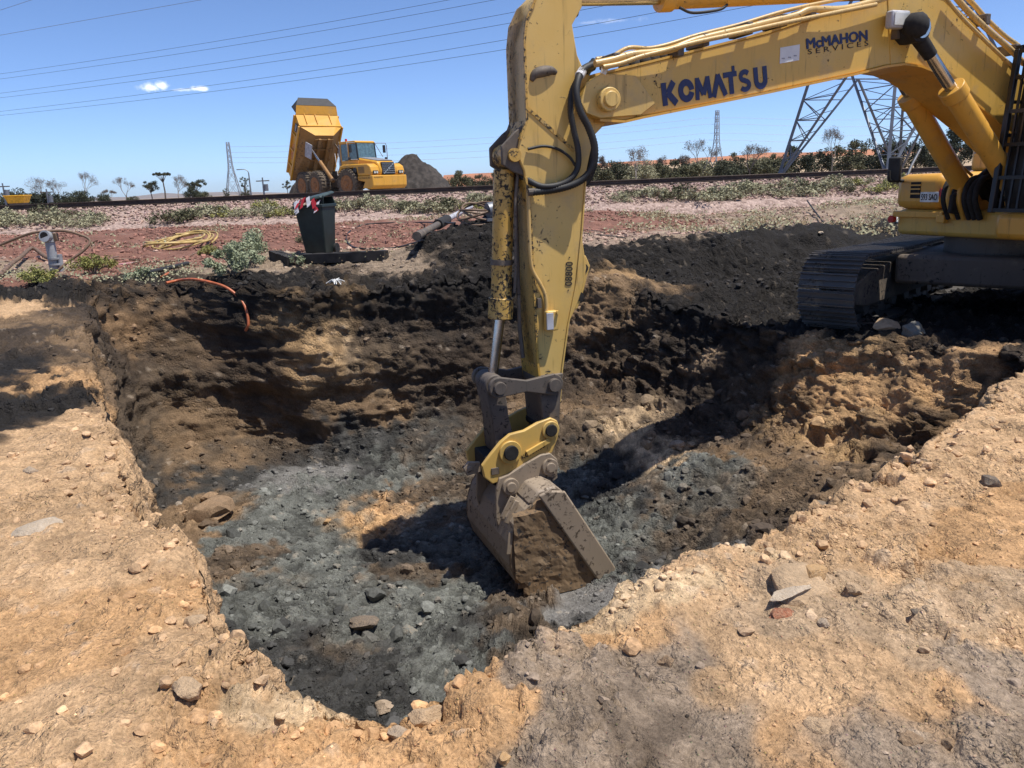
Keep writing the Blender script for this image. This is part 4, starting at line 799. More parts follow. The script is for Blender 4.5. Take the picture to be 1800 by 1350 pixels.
for k in range(12000):
    x = -20 + rs.rand() * 40; y = 13.6 + 10.5 * rs.rand() ** .8; h = on_ground(x, y)
    if h is None or h[2][0] < .16 or vnoise(np.array([[x, y, 1.]]), .8, 78)[0] < -.35: continue
    red = h[2][0] / max(h[2][1], 1e-3) > 1.75
    c = (np.array([.27, .135, .10]) if red else np.array([.40, .28, .22])) * (.5 + .9 * rs.rand())
    items.append((np.array(h[0]) + np.array([0, 0, .01]), .022 + .055 * rs.rand() ** 1.5, 1, c))
scatter('red_gravel', 'coarse red gravel spread between the pit and the railway', items, M['stone'])

# single rocks that can be picked out
def soilrock(name, c, var=.3):
    m = Mat(name, .95); n_ = m.noise(14, 6, .7); d_ = m.noise(70, 4, .7); m.col(m.mix(m.ramp(d_, .3, .7, 0, .5), m.mix(m.ramp(n_, .3, .7), tuple(x * (1 - var) for x in c), tuple(x * (1 + var * .7) for x in c)), (.40, .29, .18))); m.bump(m.math('ADD', n_, d_), .8, .02); return m.m
M['rk_tan'] = soilrock('rock_tan', (.50, .345, .205)); M['rk_grey'] = soilrock('rock_grey', (.40, .31, .225)); M['rk_dark'] = soilrock('rock_dark', (.12, .1, .085)); M['rk_white'] = soilrock('rock_white', (.50, .41, .31), .2); M['rk_brown'] = soilrock('rock_brown', (.24, .15, .085)); M['rk_clay'] = soilrock('rock_clay', (.17, .19, .18)); M['rk_orange'] = soilrock('rock_orange', (.5, .3, .13)); M['brick'] = soilrock('brick_red', (.36, .12, .06))
def rock(u, v, wpx, flat, mat, label, name='rock', rough=.35, rot=None, seed=None):
    p = hit(u, v)
    if p is None: return None
    s = wpx / FPX * (p - CAM).dot(_f) / 2; sd = seed or rs.randint(1000)
    w_, f = rock_shape(3, rough, sd); w_ = w_ * np.array([1, .85, flat]) * s
    me = grid_mesh(name, w_, f); me.set_sharp_from_angle(angle=R(38)); o = link(name, me, M[mat], None, p + Vector((0, 0, s * flat * .08)), rot if rot is not None else rs.rand() * 6.28)
    return tag(o, label, 'rock')
rock(672, 1246, 44, .8, 'rk_grey', 'rounded grey stone perched on the near rim of the pit')
rock(748, 1268, 70, .7, 'rk_tan', 'big pale lumpy boulder on the tan soil beside a flat grey stone')
rock(702, 1292, 54, .45, 'rk_grey', 'flat grey stone lying against the big pale lumpy boulder')
rock(1170, 1168, 34, .9, 'rk_brown', 'brown stone sitting in a hollow of the grey soil')
rock(1610, 1079, 22, .75, 'rk_dark', 'lone dark pebble on the smooth pale soil')
rock(1740, 850, 48, .6, 'rk_dark', 'dark flat stone on the tan slope below the excavator cab')
rock(1445, 1098, 26, .7, 'rk_grey', 'small grey stone with white crust near the broken concrete lump')
rock(1503, 1036, 32, .8, 'rk_tan', 'tan stone just beside the broken concrete lump')
rock(345, 1095, 46, .6, 'rk_tan', 'blocky tan clod on the left bank above the pit edge')
rock(330, 1212, 66, .6, 'rk_tan', 'long tan clod split from the left bank')
rock(55, 830, 26, .8, 'rk_grey', 'rounded grey clod below the black soil patch')
rock(885, 1335, 34, .9, 'rk_orange', 'orange stone lying on the grey roadside soil')
rock(1440, 1280, 56, .55, 'rk_tan', 'tan slab with a shadowed hollow in front of it')
rock(1600, 1300, 44, .6, 'rk_brown', 'brown stone at the edge of the grey stony patch')
rock(1665, 1310, 40, .6, 'rk_brown', 'dark brown lump next to another brown stone')
rock(365, 905, 105, .5, 'rk_brown', 'large brown lump of earth in the back corner of the pit floor', rough=.5)
rock(1555, 575, 62, .6, 'rk_tan', 'pale boulder on the rim under the excavator track')
rock(1605, 590, 50, .9, 'rk_clay', 'greenish grey boulder beside the pale boulder under the track')
rock(640, 1095, 62, .4, 'rk_dark', 'dark flat slab of clay lying on the pit floor')
rock(720, 1110, 40, .5, 'rk_clay', 'grey clay lump on the pit floor near the bucket shadow')
for u, v, m, l in ((575, 918, 'rk_orange', 'small yellow-brown stone among blue-grey clay clods'), (1005, 465, 'rk_white', None), (592, 995, 'rk_clay', 'round grey clod on the blue-grey pit floor'), (480, 455, 'rk_white', 'white chip lying on the black soil by the short timber')):
    if l: rock(u, v, 18, .7, m, l)
rock(1443, 410, 11, .7, 'rk_white', 'small white lump on the black soil in front of the excavator')
rock(1612, 404, 30, .35, 'rk_white', 'flat white slab on the black soil beside the track')
rock(70, 927, 84, .28, 'rk_white', 'flat whitish stone slab embedded in the left bank', rot=.35)
rock(1300, 1012, 0.1, .5, 'brick', 'x') if False else None
# broken concrete lump with a brick stuck in it
p = hit(1395, 1035); sc = (p - CAM).dot(_f) / FPX
cl = thing('concrete_lump', 'broken concrete lump with white crust and a red brick on the pit rim', 'rubble', p, .5)
def wedge(a, mat, nm, loc, seed, scale):
    w_, f = rock_shape(3, .3, seed); me = grid_mesh(nm, w_ * np.array(scale), f); me.set_sharp_from_angle(angle=R(35)); o = link(nm, me, M[mat], cl, loc); return o
wedge(0, 'rk_tan', 'concrete_block', (sc * 14, sc * 6, -sc * 8), 501, (sc * 84, sc * 50, sc * 46))
wedge(0, 'rk_white', 'white_crust', (-sc * 26, -sc * 20, sc * 12), 507, (sc * 48, sc * 20, sc * 9))
wedge(0, 'brick', 'brick', (-sc * 74, -sc * 44, -sc * 6), 513, (sc * 30, sc * 20, sc * 14))
wedge(0, 'rk_orange', 'stained_face', (sc * 50, sc * 0, sc * 14), 519, (sc * 34, sc * 26, sc * 22))

# ------------------------------------------------------------------ things between the pit and the railway
def gp(u, v): return hit(u, v)
M['bin'] = plain('dark_green_bin_plastic', (.012, .022, .02), .5, var=.3); M['binlid'] = plain('bin_lid_plastic', (.035, .055, .052), .55, var=.3)
p = gp(562, 447); dp = (p - CAM).dot(_f); hb = 98 / FPX * dp / math.cos(PITCH) * 1.0
sB = hb / .93 * .85
B = thing('wheelie_bin', 'dark green wheelie bin with its lid tilted open on the red gravel', 'bin', p + Vector((0, .1, -.02)), R(-14)); B.scale = (sB, sB, sB); B.rotation_euler = (0, R(-2), R(-14))
def loftbox(secs):      # stacked rectangles (z, halfx, halfy, y shift)
    m = MB(); vs = []
    for z, hx, hy, sh in secs: vs += [(-hx, -hy + sh, z), (hx, -hy + sh, z), (hx, hy + sh, z), (-hx, hy + sh, z)]
    fs = [(i * 4 + k, i * 4 + (k + 1) % 4, i * 4 + 4 + (k + 1) % 4, i * 4 + 4 + k) for i in range(len(secs) - 1) for k in range(4)] + [(3, 2, 1, 0), tuple(range(len(secs) * 4 - 4, len(secs) * 4))]
    return m.add(vs, fs)
bb = part('body', loftbox([(.03, .2, .2, 0), (.1, .215, .215, 0), (.5, .25, .25, 0), (.86, .28, .285, 0), (.93, .285, .29, 0)]), M['bin'], B, 30, .02)
part('rim', loftbox([(.88, .305, .31, 0), (.945, .305, .31, 0)]), M['bin'], B, 30, .012)
part('back_panel', MB().prism([(-.25, 0), (.25, 0), (.22, .13), (-.22, .13)], 0, .02), M['bin'], B, 30, .005).location = (0.03, .28, .945)
ld = part('lid', loftbox([(0, .3, .31, 0), (.03, .305, .315, 0), (.06, .27, .28, 0)]), M['binlid'], B, 30, .012); ld.location = (-.02, .03, 1.04); ld.rotation_euler = (R(8), R(-9), 0)
part('side_flap', MB().prism([(.0, .945), (.28, .945), (.3, 1.1), (.06, 1.06)], -.2, -.18), M['bin'], B, 30, .005)
part('handle', MB().cyl((-.2, .36, .93), (.2, .36, .93), .018, n=10).bx((-.2, .28, .91), (-.16, .37, .94)).bx((.16, .28, .91), (.2, .37, .94)), M['bin'], B)
for x in (-.24, .24): part('wheel', MB().cyl((x - .025, .2, .1), (x + .025, .2, .1), .1, n=18), M['rubber'], B, 40)
M['tapered'] = plain('red_tape', (.55, .03, .04), .5); M['tapewhite'] = plain('white_tape', (.75, .72, .72), .5)
tp = thing('barrier_tape_bundle', 'crumpled red and white barrier tape hanging out of the green bin', 'tape', B.location + Vector((-.06, -.3, .96 * sB)))
for k in range(9):
    a0 = Vector((-.2 + .045 * k, .05, .03)); a1 = a0 + Vector((rnd.uniform(-.06, .06), -.04, rnd.uniform(.0, .09))); a2 = a1 + Vector((rnd.uniform(-.07, .07), -.03, rnd.uniform(-.2, -.05)))
    m = MB(); w_ = Vector((.03, 0, .02)); pts = spline([a0, a1, a2], 4); vs = []
    for q in pts: vs += [q - w_, q + w_, q + w_ + Vector((0, .004, 0)), q - w_ + Vector((0, .004, 0))]
    fs = [(i * 4 + j, i * 4 + (j + 1) % 4, i * 4 + 4 + (j + 1) % 4, i * 4 + 4 + j) for i in range(len(pts) - 1) for j in range(4)] + [(0, 1, 2, 3), tuple(range(len(vs) - 4, len(vs)))]
    part('tape_strip', m.add(vs, fs), M['tapered' if k % 2 else 'tapewhite'], tp, 60)
# timbers
M['timber'] = plain('blackened_timber', (.02, .017, .015), .85, var=.5, scale=8)
def timber(a, b, w_, h_, label, mat='timber'):
    a, b = gp(*a), gp(*b); a.z += h_ * .45; b.z += h_ * .45; d = b - a
    o = thing('timber', label, 'timber', a); m = MB(); n = 14
    wv = Vector((-d.y, d.x, 0)).normalized() * w_ / 2; vs = []
    for i in range(n + 1):
        q = d * (i / n); j = lambda: rnd.uniform(-.008, .008)
        vs += [q - wv + Vector((j(), j(), -h_ / 2)), q + wv + Vector((j(), j(), -h_ / 2)), q + wv * .92 + Vector((j(), j(), h_ / 2 + j())), q - wv * .92 + Vector((j(), j(), h_ / 2 + j()))]
    fs = [(i * 4 + k, i * 4 + (k + 1) % 4, i * 4 + 4 + (k + 1) % 4, i * 4 + 4 + k) for i in range(n) for k in range(4)] + [(3, 2, 1, 0), tuple(range(n * 4, n * 4 + 4))]
    part('beam', m.add(vs, fs), M[mat], o, 30); part('split', MB().tube([d * .1 + Vector((0, 0, h_ * .51)), d * .5 + wv * .3 + Vector((0, 0, h_ * .51)), d * .85 + Vector((0, 0, h_ * .51))], .006, 5), M['mud'], o)
timber((536, 462), (680, 456), .22, .15, 'long blackened timber sleeper lying in front of the bin')
timber((483, 455), (516, 467), .2, .15, 'short blackened timber stub left of the long sleeper')
# ground lines: hoses, cables, pipes
def ground_path(pts, lift=.02, k=6):
    P = []
    for q in pts:
        h = gp(q[0], q[1]); h = Vector(h); h.z += lift + (q[2] if len(q) > 2 else 0); P.append(h)
    return spline(P, k)
def line(name, label, cat, pts, r, mat, lift=None, group=None):
    o = link(name, MB().tube(ground_path(pts, r if lift is None else lift), r, 8).mesh(name, 60), M[mat]); return tag(o, label, cat, group)
M['yhose'] = plain('yellow_hose', (.42, .29, .10), .5, var=.35); M['orangehose'] = plain('orange_hose', (.45, .12, .045), .45, var=.3); M['brownhose'] = plain('brown_hose', (.16, .1, .06), .6); M['greypipe'] = plain('grey_pvc', (.30, .31, .32), .5, var=.2)
c0 = gp(322, 432); s0 = (c0 - CAM).dot(_f) / FPX; coil = []
for k in range(150):
    t = k / 150 * 2 * math.pi * 4.4; w_ = 1 + .16 * math.sin(t * .37 + 1) + .1 * math.sin(t * .83); rx = 44 * w_ * s0; ry = 44 * w_ * s0 * 1.9
    zc = .035 * math.sin(t * 1.0 + .7 * t / 6.28); coil.append(Vector((c0.x + rx * math.cos(t) + 10 * s0 * math.sin(t * .21), c0.y + ry * math.sin(t) * .9, c0.z + .03 + .10 * k / 150 + .03 * math.sin(t * 2.3) + max(0, math.sin(t)) * .16 + zc)))
tag(link('hose_coil', MB().tube(coil, .023, 8).mesh('hose_coil', 60), M['yhose']), 'tangled coil of yellow hose lying on the red gravel', 'hose')
line('hose', 'thin brown hose running from the yellow coil past the pink offcuts', 'hose', ((370, 425), (352, 442), (320, 456), (290, 462), (240, 458), (205, 457), (182, 458)), .016, 'brownhose')
line('hose', 'black rubber loop of cable on the gravel between the bin and the black heap', 'cable', ((800, 394), (740, 392), (680, 393), (640, 396), (615, 408), (609, 422), (622, 436), (660, 439), (700, 436), (745, 424)), .017, 'rubber')
o_pts = [(293, 503, .02), (315, 503, .06), (340, 506, .10), (370, 516, .14), (400, 528, .16), (422, 543, .14), (434, 558, .1), (437, 572, .0), (432, 582, -.02)]
line('hose', 'orange hose sticking out over the back rim of the pit', 'hose', o_pts, .021, 'orangehose', .025)
line('hose', 'short scrap of orange hose by the grey shrub', 'hose', ((284, 490), (292, 485), (298, 482)), .02, 'orangehose')
line('pipe', 'dark grey pipe half buried beside the pale shrub', 'pipe', ((262, 487, .03), (300, 479, .04), (332, 472, .05)), .035, 'rubber')
line('cable', 'thin black cable on the pale dirt behind the arm', 'cable', ((1030, 406), (1060, 408), (1090, 412), (1110, 415)), .012, 'rubber')
line('cable', 'second thin black cable on the pale dirt curling below the first', 'cable', ((1030, 411), (1055, 414), (1085, 417), (1100, 420)), .012, 'rubber')
line('rod', 'thin black steel rod leaning out of the low scrub', 'rod', ((1447, 392, 0), (1432, 380, .1), (1418, 369, .22)), .018, 'rubber')
line('stake', 'short white plastic stake in the black soil', 'stake', ((1577, 392, 0), (1576, 388, .08)), .02, 'whitepaint')
line('branch', 'bare brown branch lying beside the grey standpipe', 'branch', ((0, 492, .03), (20, 478, .08), (40, 464, .1), (60, 452, .14), (82, 460, .05), (106, 466, .03)), .035, 'brownhose')
# standpipe with hose
sp_ = gp(97, 478); h1 = (sp_ - CAM).dot(_f) / FPX
SP = thing('standpipe', 'grey plastic standpipe with an open elbow and clamp beside the weeds', 'pipe', sp_, 0)
part('riser', MB().cyl((0, 0, -.05), (0, 0, 60 * h1), 8 * h1, n=16), M['greypipe'], SP, 40)
part('elbow', MB().cyl((0, .02, 60 * h1), (-.01, -.12, 63 * h1), 10 * h1, n=16).cyl((0, 0, 52 * h1), (0, 0, 62 * h1), 10 * h1, n=16), M['greypipe'], SP, 40)
part('opening_dark', MB().cyl((-.01, -.121, 63 * h1), (-.01, -.124, 63 * h1), 7 * h1, n=16), M['mud'], SP, 40)  # dark disc on the solid end, painted shade of the pipe mouth
part('side_pipe', MB().cyl((12 * h1, 0, -.02), (13 * h1, 0, 30 * h1), 4 * h1, n=12), M['greypipe'], SP, 40)
for z in (12, 22): part('clamp', MB().cyl((3 * h1, 0, z * h1), (3 * h1, 0, (z + 3) * h1), 11 * h1, n=16), M['greypipe'], SP, 40)
part('valve', MB().box((10 * h1, 0, 60 * h1), (10 * h1, 8 * h1, 14 * h1)), M['brownhose'], SP, 30, .01)
hz_ = [(-110, 0, 42), (-70, 0, 56), (-30, 0, 68), (0, 0, 70), (25, 0, 70), (50, 0, 64), (70, 0, 52), (62, -.1, 36), (40, -.2, 20), (24, -.3, 6)]
tag(link('hose', MB().tube(spline([sp_ + Vector((a * h1, b, c * h1)) for a, b, c in hz_], 6), .022, 8).mesh('hose', 60), M['brownhose']), 'stiff brown hose arching over the top of the standpipe', 'hose')
# pink offcuts
M['pink'] = plain('pink_board', (.45, .22, .22), .7)
for (u, v), l in (((182, 456), 'bent dark pink offcut of board lying open on the gravel'), ((218, 465), 'flat pink offcut of board on the black soil')):
    q = gp(u, v); o = thing('board_offcut', l, 'board', q, .3)
    part('panel', MB().prism([(-.16, .0), (.16, .02), (.16, .03), (-.16, .012)], -.12, .12), M['pink'], o, 30); part('flap', MB().prism([(.16, .02), (.26, -.06 + .09), (.26, .045), (.16, .032)], -.12, .12), M['brownhose'], o, 30)
# junk on the black heap: pump hose, pipes and cable
q = gp(745, 418); q2 = gp(832, 384)
o = thing('suction_pipe', 'dirty white suction pipe with black collar lying against the black heap', 'pipe', q); d = (q2 - q) + Vector((0, 0, .22))
part('tube', MB().cyl(d * .32 + Vector((0, 0, .1)), d * .95 + Vector((0, 0, .1)), .055, n=16), M['greyprint'], o, 40); part('collar', MB().cyl(d * .2 + Vector((0, 0, .09)), d * .36 + Vector((0, 0, .1)), .095, n=12), M['mud'], o, 40)
part('nozzle', MB().cyl(d * -.06 + Vector((0, 0, .08)), d * .2 + Vector((0, 0, .09)), .06, n=16).cyl(d * -.08 + Vector((0, 0, .08)), d * -.02 + Vector((0, 0, .08)), .072, n=16), M['muddy'], o, 40)
o = thing('pump', 'small grey pump unit on the black heap behind the arm', 'pump', gp(868, 388), .4)
part('motor', MB().cyl((-.1, 0, .16), (.18, 0, .2), .13, n=18), M['steelgrey'], o, 40); part('flange', MB().cyl((.17, 0, .2), (.2, 0, .2), .17, n=18), M['greyprint'], o, 40); part('base', MB().bx((-.16, -.12, 0), (.2, .12, .05)), M['steelgrey'], o)
o = thing('steel_offcut', 'bent pale sheet metal offcut on top of the black heap', 'metal', gp(815, 386) + Vector((0, 0, .05)), .2)
part('sheet', MB().prism([(-.18, 0), (-.02, .1), (.2, .06), (.2, .075), (-.02, .115), (-.18, .015)], -.12, .12), M['steelgrey'], o, 30)
c0 = gp(840, 388); cc_ = []
for k in range(90):
    t = k / 90 * 2 * math.pi * 4.3; cc_.append(c0 + Vector((.28 * math.cos(t) * (1 + .2 * math.sin(t * .6)), .3 * math.sin(t), .12 + .12 * math.sin(t * .77 + 1) + .06 * math.sin(t))))
tag(link('cable_tangle', MB().tube(cc_, .018, 7).mesh('cable_tangle', 60), M['brownhose']), 'tangle of brown cable on the black heap beside the pump', 'cable')

# ------------------------------------------------------------------ plants
def leafmat(name, a, b, scale=5):
    m = Mat(name, .75); n1_ = m.noise(scale, 3); m.col(m.mix(m.ramp(n1_, .3, .7), a, b)); m.b.inputs['Specular IOR Level'].default_value = .2
    return m.m
M['leaf_salt'] = leafmat('saltbush_leaf', (.23, .22, .135), (.42, .395, .25)); M['leaf_pale'] = leafmat('grey_shrub_leaf', (.19, .215, .125), (.38, .41, .265)); M['leaf_weed'] = leafmat('weed_leaf', (.16, .17, .05), (.33, .31, .10)); M['leaf_gum'] = leafmat('gum_leaf', (.045, .05, .03), (.11, .115, .07)); M['leaf_dark'] = leafmat('dark_leaf', (.03, .036, .022), (.075, .082, .05)); M['leaf_olive'] = leafmat('olive_leaf', (.06, .065, .032), (.15, .14, .08)); M['twig'] = plain('grey_twig', (.16, .13, .105), .9); M['bark'] = plain('bark', (.11, .085, .065), .9); M['palebark'] = plain('pale_bark', (.30, .26, .22), .9); M['leaf_brown'] = leafmat('dry_cover_leaf', (.12, .085, .045), (.26, .19, .11))
def leaves(n, fn, size, seed):
    """n small bent leaf faces; fn(rng) gives a point in the plant's volume"""
    g = random.Random(seed); V, F = [], []
    for k in range(n):
        p = fn(g); a = Vector((g.gauss(0, 1), g.gauss(0, 1), g.gauss(0, .8))).normalized(); b = a.cross(Vector((g.gauss(0, 1), g.gauss(0, 1), g.gauss(0, 1)))).normalized(); s = size * g.uniform(.6, 1.4)
        o = len(V); V += [p - a * s, p + b * s * .45, p + a * s, p - b * s * .45]; F += [(o, o + 1, o + 2), (o, o + 2, o + 3)]
    return V, F
def lmesh(name, V, F, mat):
    me = bpy.data.meshes.new(name); me.from_pydata([tuple(v) for v in V], [], F); me.update(); me.materials.append(mat); return me
def tuft(g, clumps, spread, h):
    c = clumps[g.randrange(len(clumps))]; v = Vector((g.gauss(0, 1), g.gauss(0, 1), g.gauss(0, 1))).normalized() * (g.random() ** .5)
    return Vector((c[0] + v.x * c[3], c[1] + v.y * c[3], max(.005, c[2] + v.z * c[3] * .8)))
def shrub_mesh(name, w_, h_, n, size, mat, seed, ncl=14):
    g = random.Random(seed); cl_ = []
    for k in range(ncl):
        a = g.random() * 6.28; r = w_ * .5 * g.random() ** .6; cl_.append((r * math.cos(a), r * math.sin(a), h_ * (.2 + .65 * g.random()) * (1 - .5 * (r / (w_ * .5)) ** 2), w_ * g.uniform(.1, .2)))
    V, F = leaves(n, lambda q: tuft(q, cl_, w_, h_), size, seed + 1); return lmesh(name, V, F, mat), cl_
def stems(cl_, r=.008):
    m = MB()
    for c in cl_: m.tube(spline([(0, 0, -.03), (c[0] * .4, c[1] * .4, c[2] * .6), (c[0], c[1], c[2])], 3), [r] * 7, 4)
    return m
def shrub(u, v, w_, h_, n, size, mat, label, seed, name='shrub', group=None):
    q = gp(u, v); o = thing(name, label, 'shrub', q, rnd.random() * 6, group); me, cl_ = shrub_mesh('foliage', w_, h_, n, size, M[mat], seed); link('foliage', me, None, o); part('stems', stems(cl_), M['twig'], o, 60); return o
shrub(412, 484, .75, .5, 3600, .022, 'leaf_pale', 'pale silvery shrub at the pit rim left of the timbers', 1)
shrub(448, 462, .95, .7, 4200, .022, 'leaf_pale', 'taller grey-green shrub just behind the pale silvery one', 2)
shrub(250, 493, .45, .2, 1200, .02, 'leaf_pale', 'small silvery plant by the scrap of orange hose', 3)
shrub(165, 482, .7, .35, 2400, .02, 'leaf_weed', 'yellow-green weed clump beside the standpipe', 4)
shrub(66, 495, .6, .22, 1500, .02, 'leaf_weed', 'low yellowish weed at the foot of the bare branch', 5)
shrub(522, 466, .26, .22, 500, .02, 'leaf_pale', 'little grey-green sprig growing between the two timbers', 6)
shrub(365, 448, .5, .2, 900, .02, 'leaf_weed', 'low dull green weed next to the yellow hose coil', 7)
shrub(548, 425, .8, .3, 1200, .02, 'leaf_olive', 'brownish scrub behind the wheelie bin', 8)
q = gp(590, 500); g = random.Random(4); o = thing('dry_tussock', 'white dried tussock standing on the black rim', 'plant', q)
for k in range(13):
    a = g.random() * 6.28; part('dry_stalk', MB().tube([(0, 0, 0), (.05 * math.cos(a), .05 * math.sin(a), .07), (.13 * math.cos(a), .13 * math.sin(a), .08 * g.random())], .006, 5), M['whitepaint'], o, 60)
bank_meshes = []
for k in range(7):
    me, cl_ = shrub_mesh('foliage', .9, .32, 520, .035, M[('leaf_salt', 'leaf_salt', 'leaf_salt', 'leaf_olive', 'leaf_salt', 'leaf_weed', 'leaf_salt')[k]], 60 + k, 16); sm = stems(cl_, .006).mesh('stems', 60); sm.materials.append(M['twig']); bank_meshes.append((me, sm))
g = random.Random(11)
for k in range(190):
    x = -21 + 42 * k / 190 + g.uniform(-.3, .3); y = 24.55 + 1.35 * g.random() ** 1.3 + .25 * math.sin(x * .7)
    if vnoise(np.array([[x, 1., 2.]]), .35, 88)[0] < -.45: continue
    z = float(np.interp(y, pp[:, 0], pp[:, 1])); o = thing('saltbush', 'low grey-green saltbush growing along the railway bank', 'shrub', (x, y, z), g.random() * 6, 'saltbushes along the railway bank'); s = g.uniform(.6, 1.25); o.scale = (s * 1.1, s * 1.1, s)
    me, sm = bank_meshes[g.randrange(7)]; link('foliage', me, None, o); link('stems', sm, None, o)
# low creeping cover between gravel and bank
V, F = [], []; V2, F2 = [], []
g = random.Random(21)
def cover(n, xr, yr, tgt, th, hh_, size):
    for k in range(n):
        x, y = g.uniform(*xr), g.uniform(*yr)
        if vnoise(np.array([[x, y, 5.]]), .9, 99)[0] + .25 * g.gauss(0, 1) < th: continue
        z = gz(x, y)
        for j in range(16):
            p = Vector((x + g.gauss(0, .10), y + g.gauss(0, .12), z + abs(g.gauss(0, hh_)))); a = Vector((g.gauss(0, 1), g.gauss(0, 1), g.gauss(0, 1))).normalized() * size * g.uniform(.6, 1.3); b = a.orthogonal() * .5
            Vt, Ft = (V, F) if (tgt == 0 or g.random() < .45) else (V2, F2)
            o = len(Vt); Vt += [p - a, p + b, p + a, p - b]; Ft += [(o, o + 1, o + 2), (o, o + 2, o + 3)]
cover(1500, (3, 17), (17.2, 23.6), 1, .0, .07, .035); cover(700, (-18, 3), (17, 24), 1, .25, .06, .03); cover(300, (-7, -2), (12.6, 15.5), 1, .1, .05, .02); cover(260, (-9, -4.5), (11.8, 13.6), 0, .0, .06, .02)
tag(link('creeping_cover', lmesh('creeping_cover', V, F, M['leaf_salt'])), 'patchy green creeping cover on the red gravel', 'ground cover', kind='stuff')
tag(link('dry_cover', lmesh('dry_cover', V2, F2, M['leaf_brown'])), 'brownish dry cover mixed into the red gravel', 'ground cover', kind='stuff')

# trees
def branchy(h, seed, lean=.0, levels=4, spread=.5, r0=None):
    g = random.Random(seed); m = MB(); tips = []
    def grow(p, d, L, r, lv):
        q = p + d * L * .5 + Vector((g.gauss(0, .05), g.gauss(0, .05), 0)) * L; e_ = q + (d + Vector((g.gauss(0, .12), g.gauss(0, .12), .05))).normalized() * L * .5
        m.tube([p, q, e_], [r, r * .82, r * .62], 5 if lv > 1 else 3)
        if lv == 0: tips.append(e_); return
        for k in range(g.choice((2, 3, 3)) if lv > 1 else 4):
            a = g.random() * 6.28; t = spread * g.uniform(.5, 1.25); u_ = d.orthogonal().normalized(); w_ = d.cross(u_); nd = (d + (u_ * math.cos(a) + w_ * math.sin(a)) * t + Vector((0, 0, .12))).normalized()
            grow(e_ if k < 2 else q.lerp(e_, g.random()), nd, L * g.uniform(.6, .85), r * .58, lv - 1)
    grow(Vector((0, 0, -.3)), Vector((lean, 0, 1)).normalized(), h * .32, r0 or h * .022, levels); return m, tips
def tree(kind, u, top, wpx, d, label, group, seed, ybase=1.15, lf=None):
    t = aty(u, top, d); h = (t.z - ybase) * 1.02; x = t.x; w_ = wpx / FPX * d
    o = thing('tree', label, 'tree', (x, d, ybase), 0, group)
    if kind == 'bare':
        m, tips = branchy(h, seed, levels=5, spread=.5); zz = max(v[2] for v in m.v); xx = max(abs(v[0]) for v in m.v); m.v = [(v[0] * w_ / 2 / xx, v[1] * w_ / 2 / xx, v[2] * h / zz) for v in m.v]
        part('trunk', m, M['palebark' if seed % 3 == 0 else 'twig'], o, 60)
        tips2 = [(tp_.x * w_ / 2 / xx, tp_.y * w_ / 2 / xx, tp_.z * h / zz) for tp_ in tips]
        V, F = leaves(1500, lambda q: Vector(tips2[q.randrange(len(tips2))]) + Vector((q.gauss(0, w_ * .045), q.gauss(0, w_ * .045), q.gauss(0, h * .035))), .05, seed); link('crown', lmesh('crown', V, F, M['twig']), None, o)
        return o
    g = random.Random(seed); tr_ = {'gum': .45, 'flat': .7, 'bushy': .1}[kind]; cl_ = []
    if kind == 'bushy':
        for k in range(34): a = g.random() * 6.28; r = w_ * .44 * g.random() ** .6; cl_.append((r * math.cos(a), r * math.sin(a), h * g.uniform(.12, .86) * (1 - .25 * (r / (w_ * .4)) ** 2), w_ * g.uniform(.11, .2)))
    elif kind == 'flat':
        for k in range(16): a = g.random() * 6.28; r = w_ * .42 * g.random() ** .5; cl_.append((r * math.cos(a), r * math.sin(a), h * (.93 - .05 * g.random()), w_ * g.uniform(.06, .11)))
    else:
        for k in range(17): a = g.random() * 6.28; r = w_ * .42 * g.random() ** .5; cl_.append((r * math.cos(a), r * math.sin(a), h * g.uniform(.5, .9), w_ * g.uniform(.08, .15)))
    sz_ = w_ * (.03 if kind == 'bushy' else .026); V, F = leaves(4200 if kind == 'bushy' else 2400, lambda q: tuft(q, cl_, w_, h), sz_, seed + 3)
    link('crown', lmesh('crown', V, F, M[lf or ('leaf_dark', 'leaf_gum', 'leaf_olive')[seed % 3]]), None, o)
    m = MB(); m.tube([(0, 0, -.3), (w_ * .03, 0, h * tr_ * .5), (0, 0, h * max(tr_, .3))], [h * .03, h * .022, h * .018], 6)
    for c in cl_[:9]: m.tube([(0, 0, h * tr_ * .9), (c[0] * .5, c[1] * .5, (h * tr_ + c[2]) / 2), (c[0], c[1], c[2])], [h * .014, h * .009, h * .004], 4)
    part('trunk', m, M['bark'], o, 60); return o
GL, GR = 'trees far behind the railway on the left', 'trees behind the railway under the boom'
TL = [('bare', 72, 311, 52, 120, 3), ('bare', 96, 316, 34, 124, 7), ('bare', 143, 305, 40, 118, 6), ('bare', 216, 314, 34, 122, 9), ('gum', 262, 317, 34, 112, 4), ('flat', 284, 302, 34, 112, 7), ('bare', 310, 309, 32, 116, 12), ('gum', 343, 315, 40, 118, 10), ('bushy', 335, 326, 28, 108, 3), ('bushy', 20, 333, 60, 112, 6), ('bushy', 62, 333, 50, 108, 9), ('bushy', 100, 336, 44, 110, 12), ('bushy', 140, 334, 46, 106, 15), ('bushy', 180, 341, 30, 106, 4), ('gum', 428, 308, 18, 112, 7), ('bushy', 430, 329, 18, 108, 5), ('bushy', 396, 327, 12, 115, 8), ('bushy', 232, 344, 22, 106, 8), ('gum', 503, 316, 18, 108, 13), ('bushy', 355, 335, 30, 112, 17), ('bare', 190, 334, 22, 120, 15)]
names = {'bare': 'leafless pale grey tree beyond the railway line', 'gum': 'thin open-crowned gum tree beyond the railway line', 'flat': 'tall slender tree with a flat umbrella crown beyond the railway', 'bushy': 'dense dark rounded tree low beyond the railway line'}
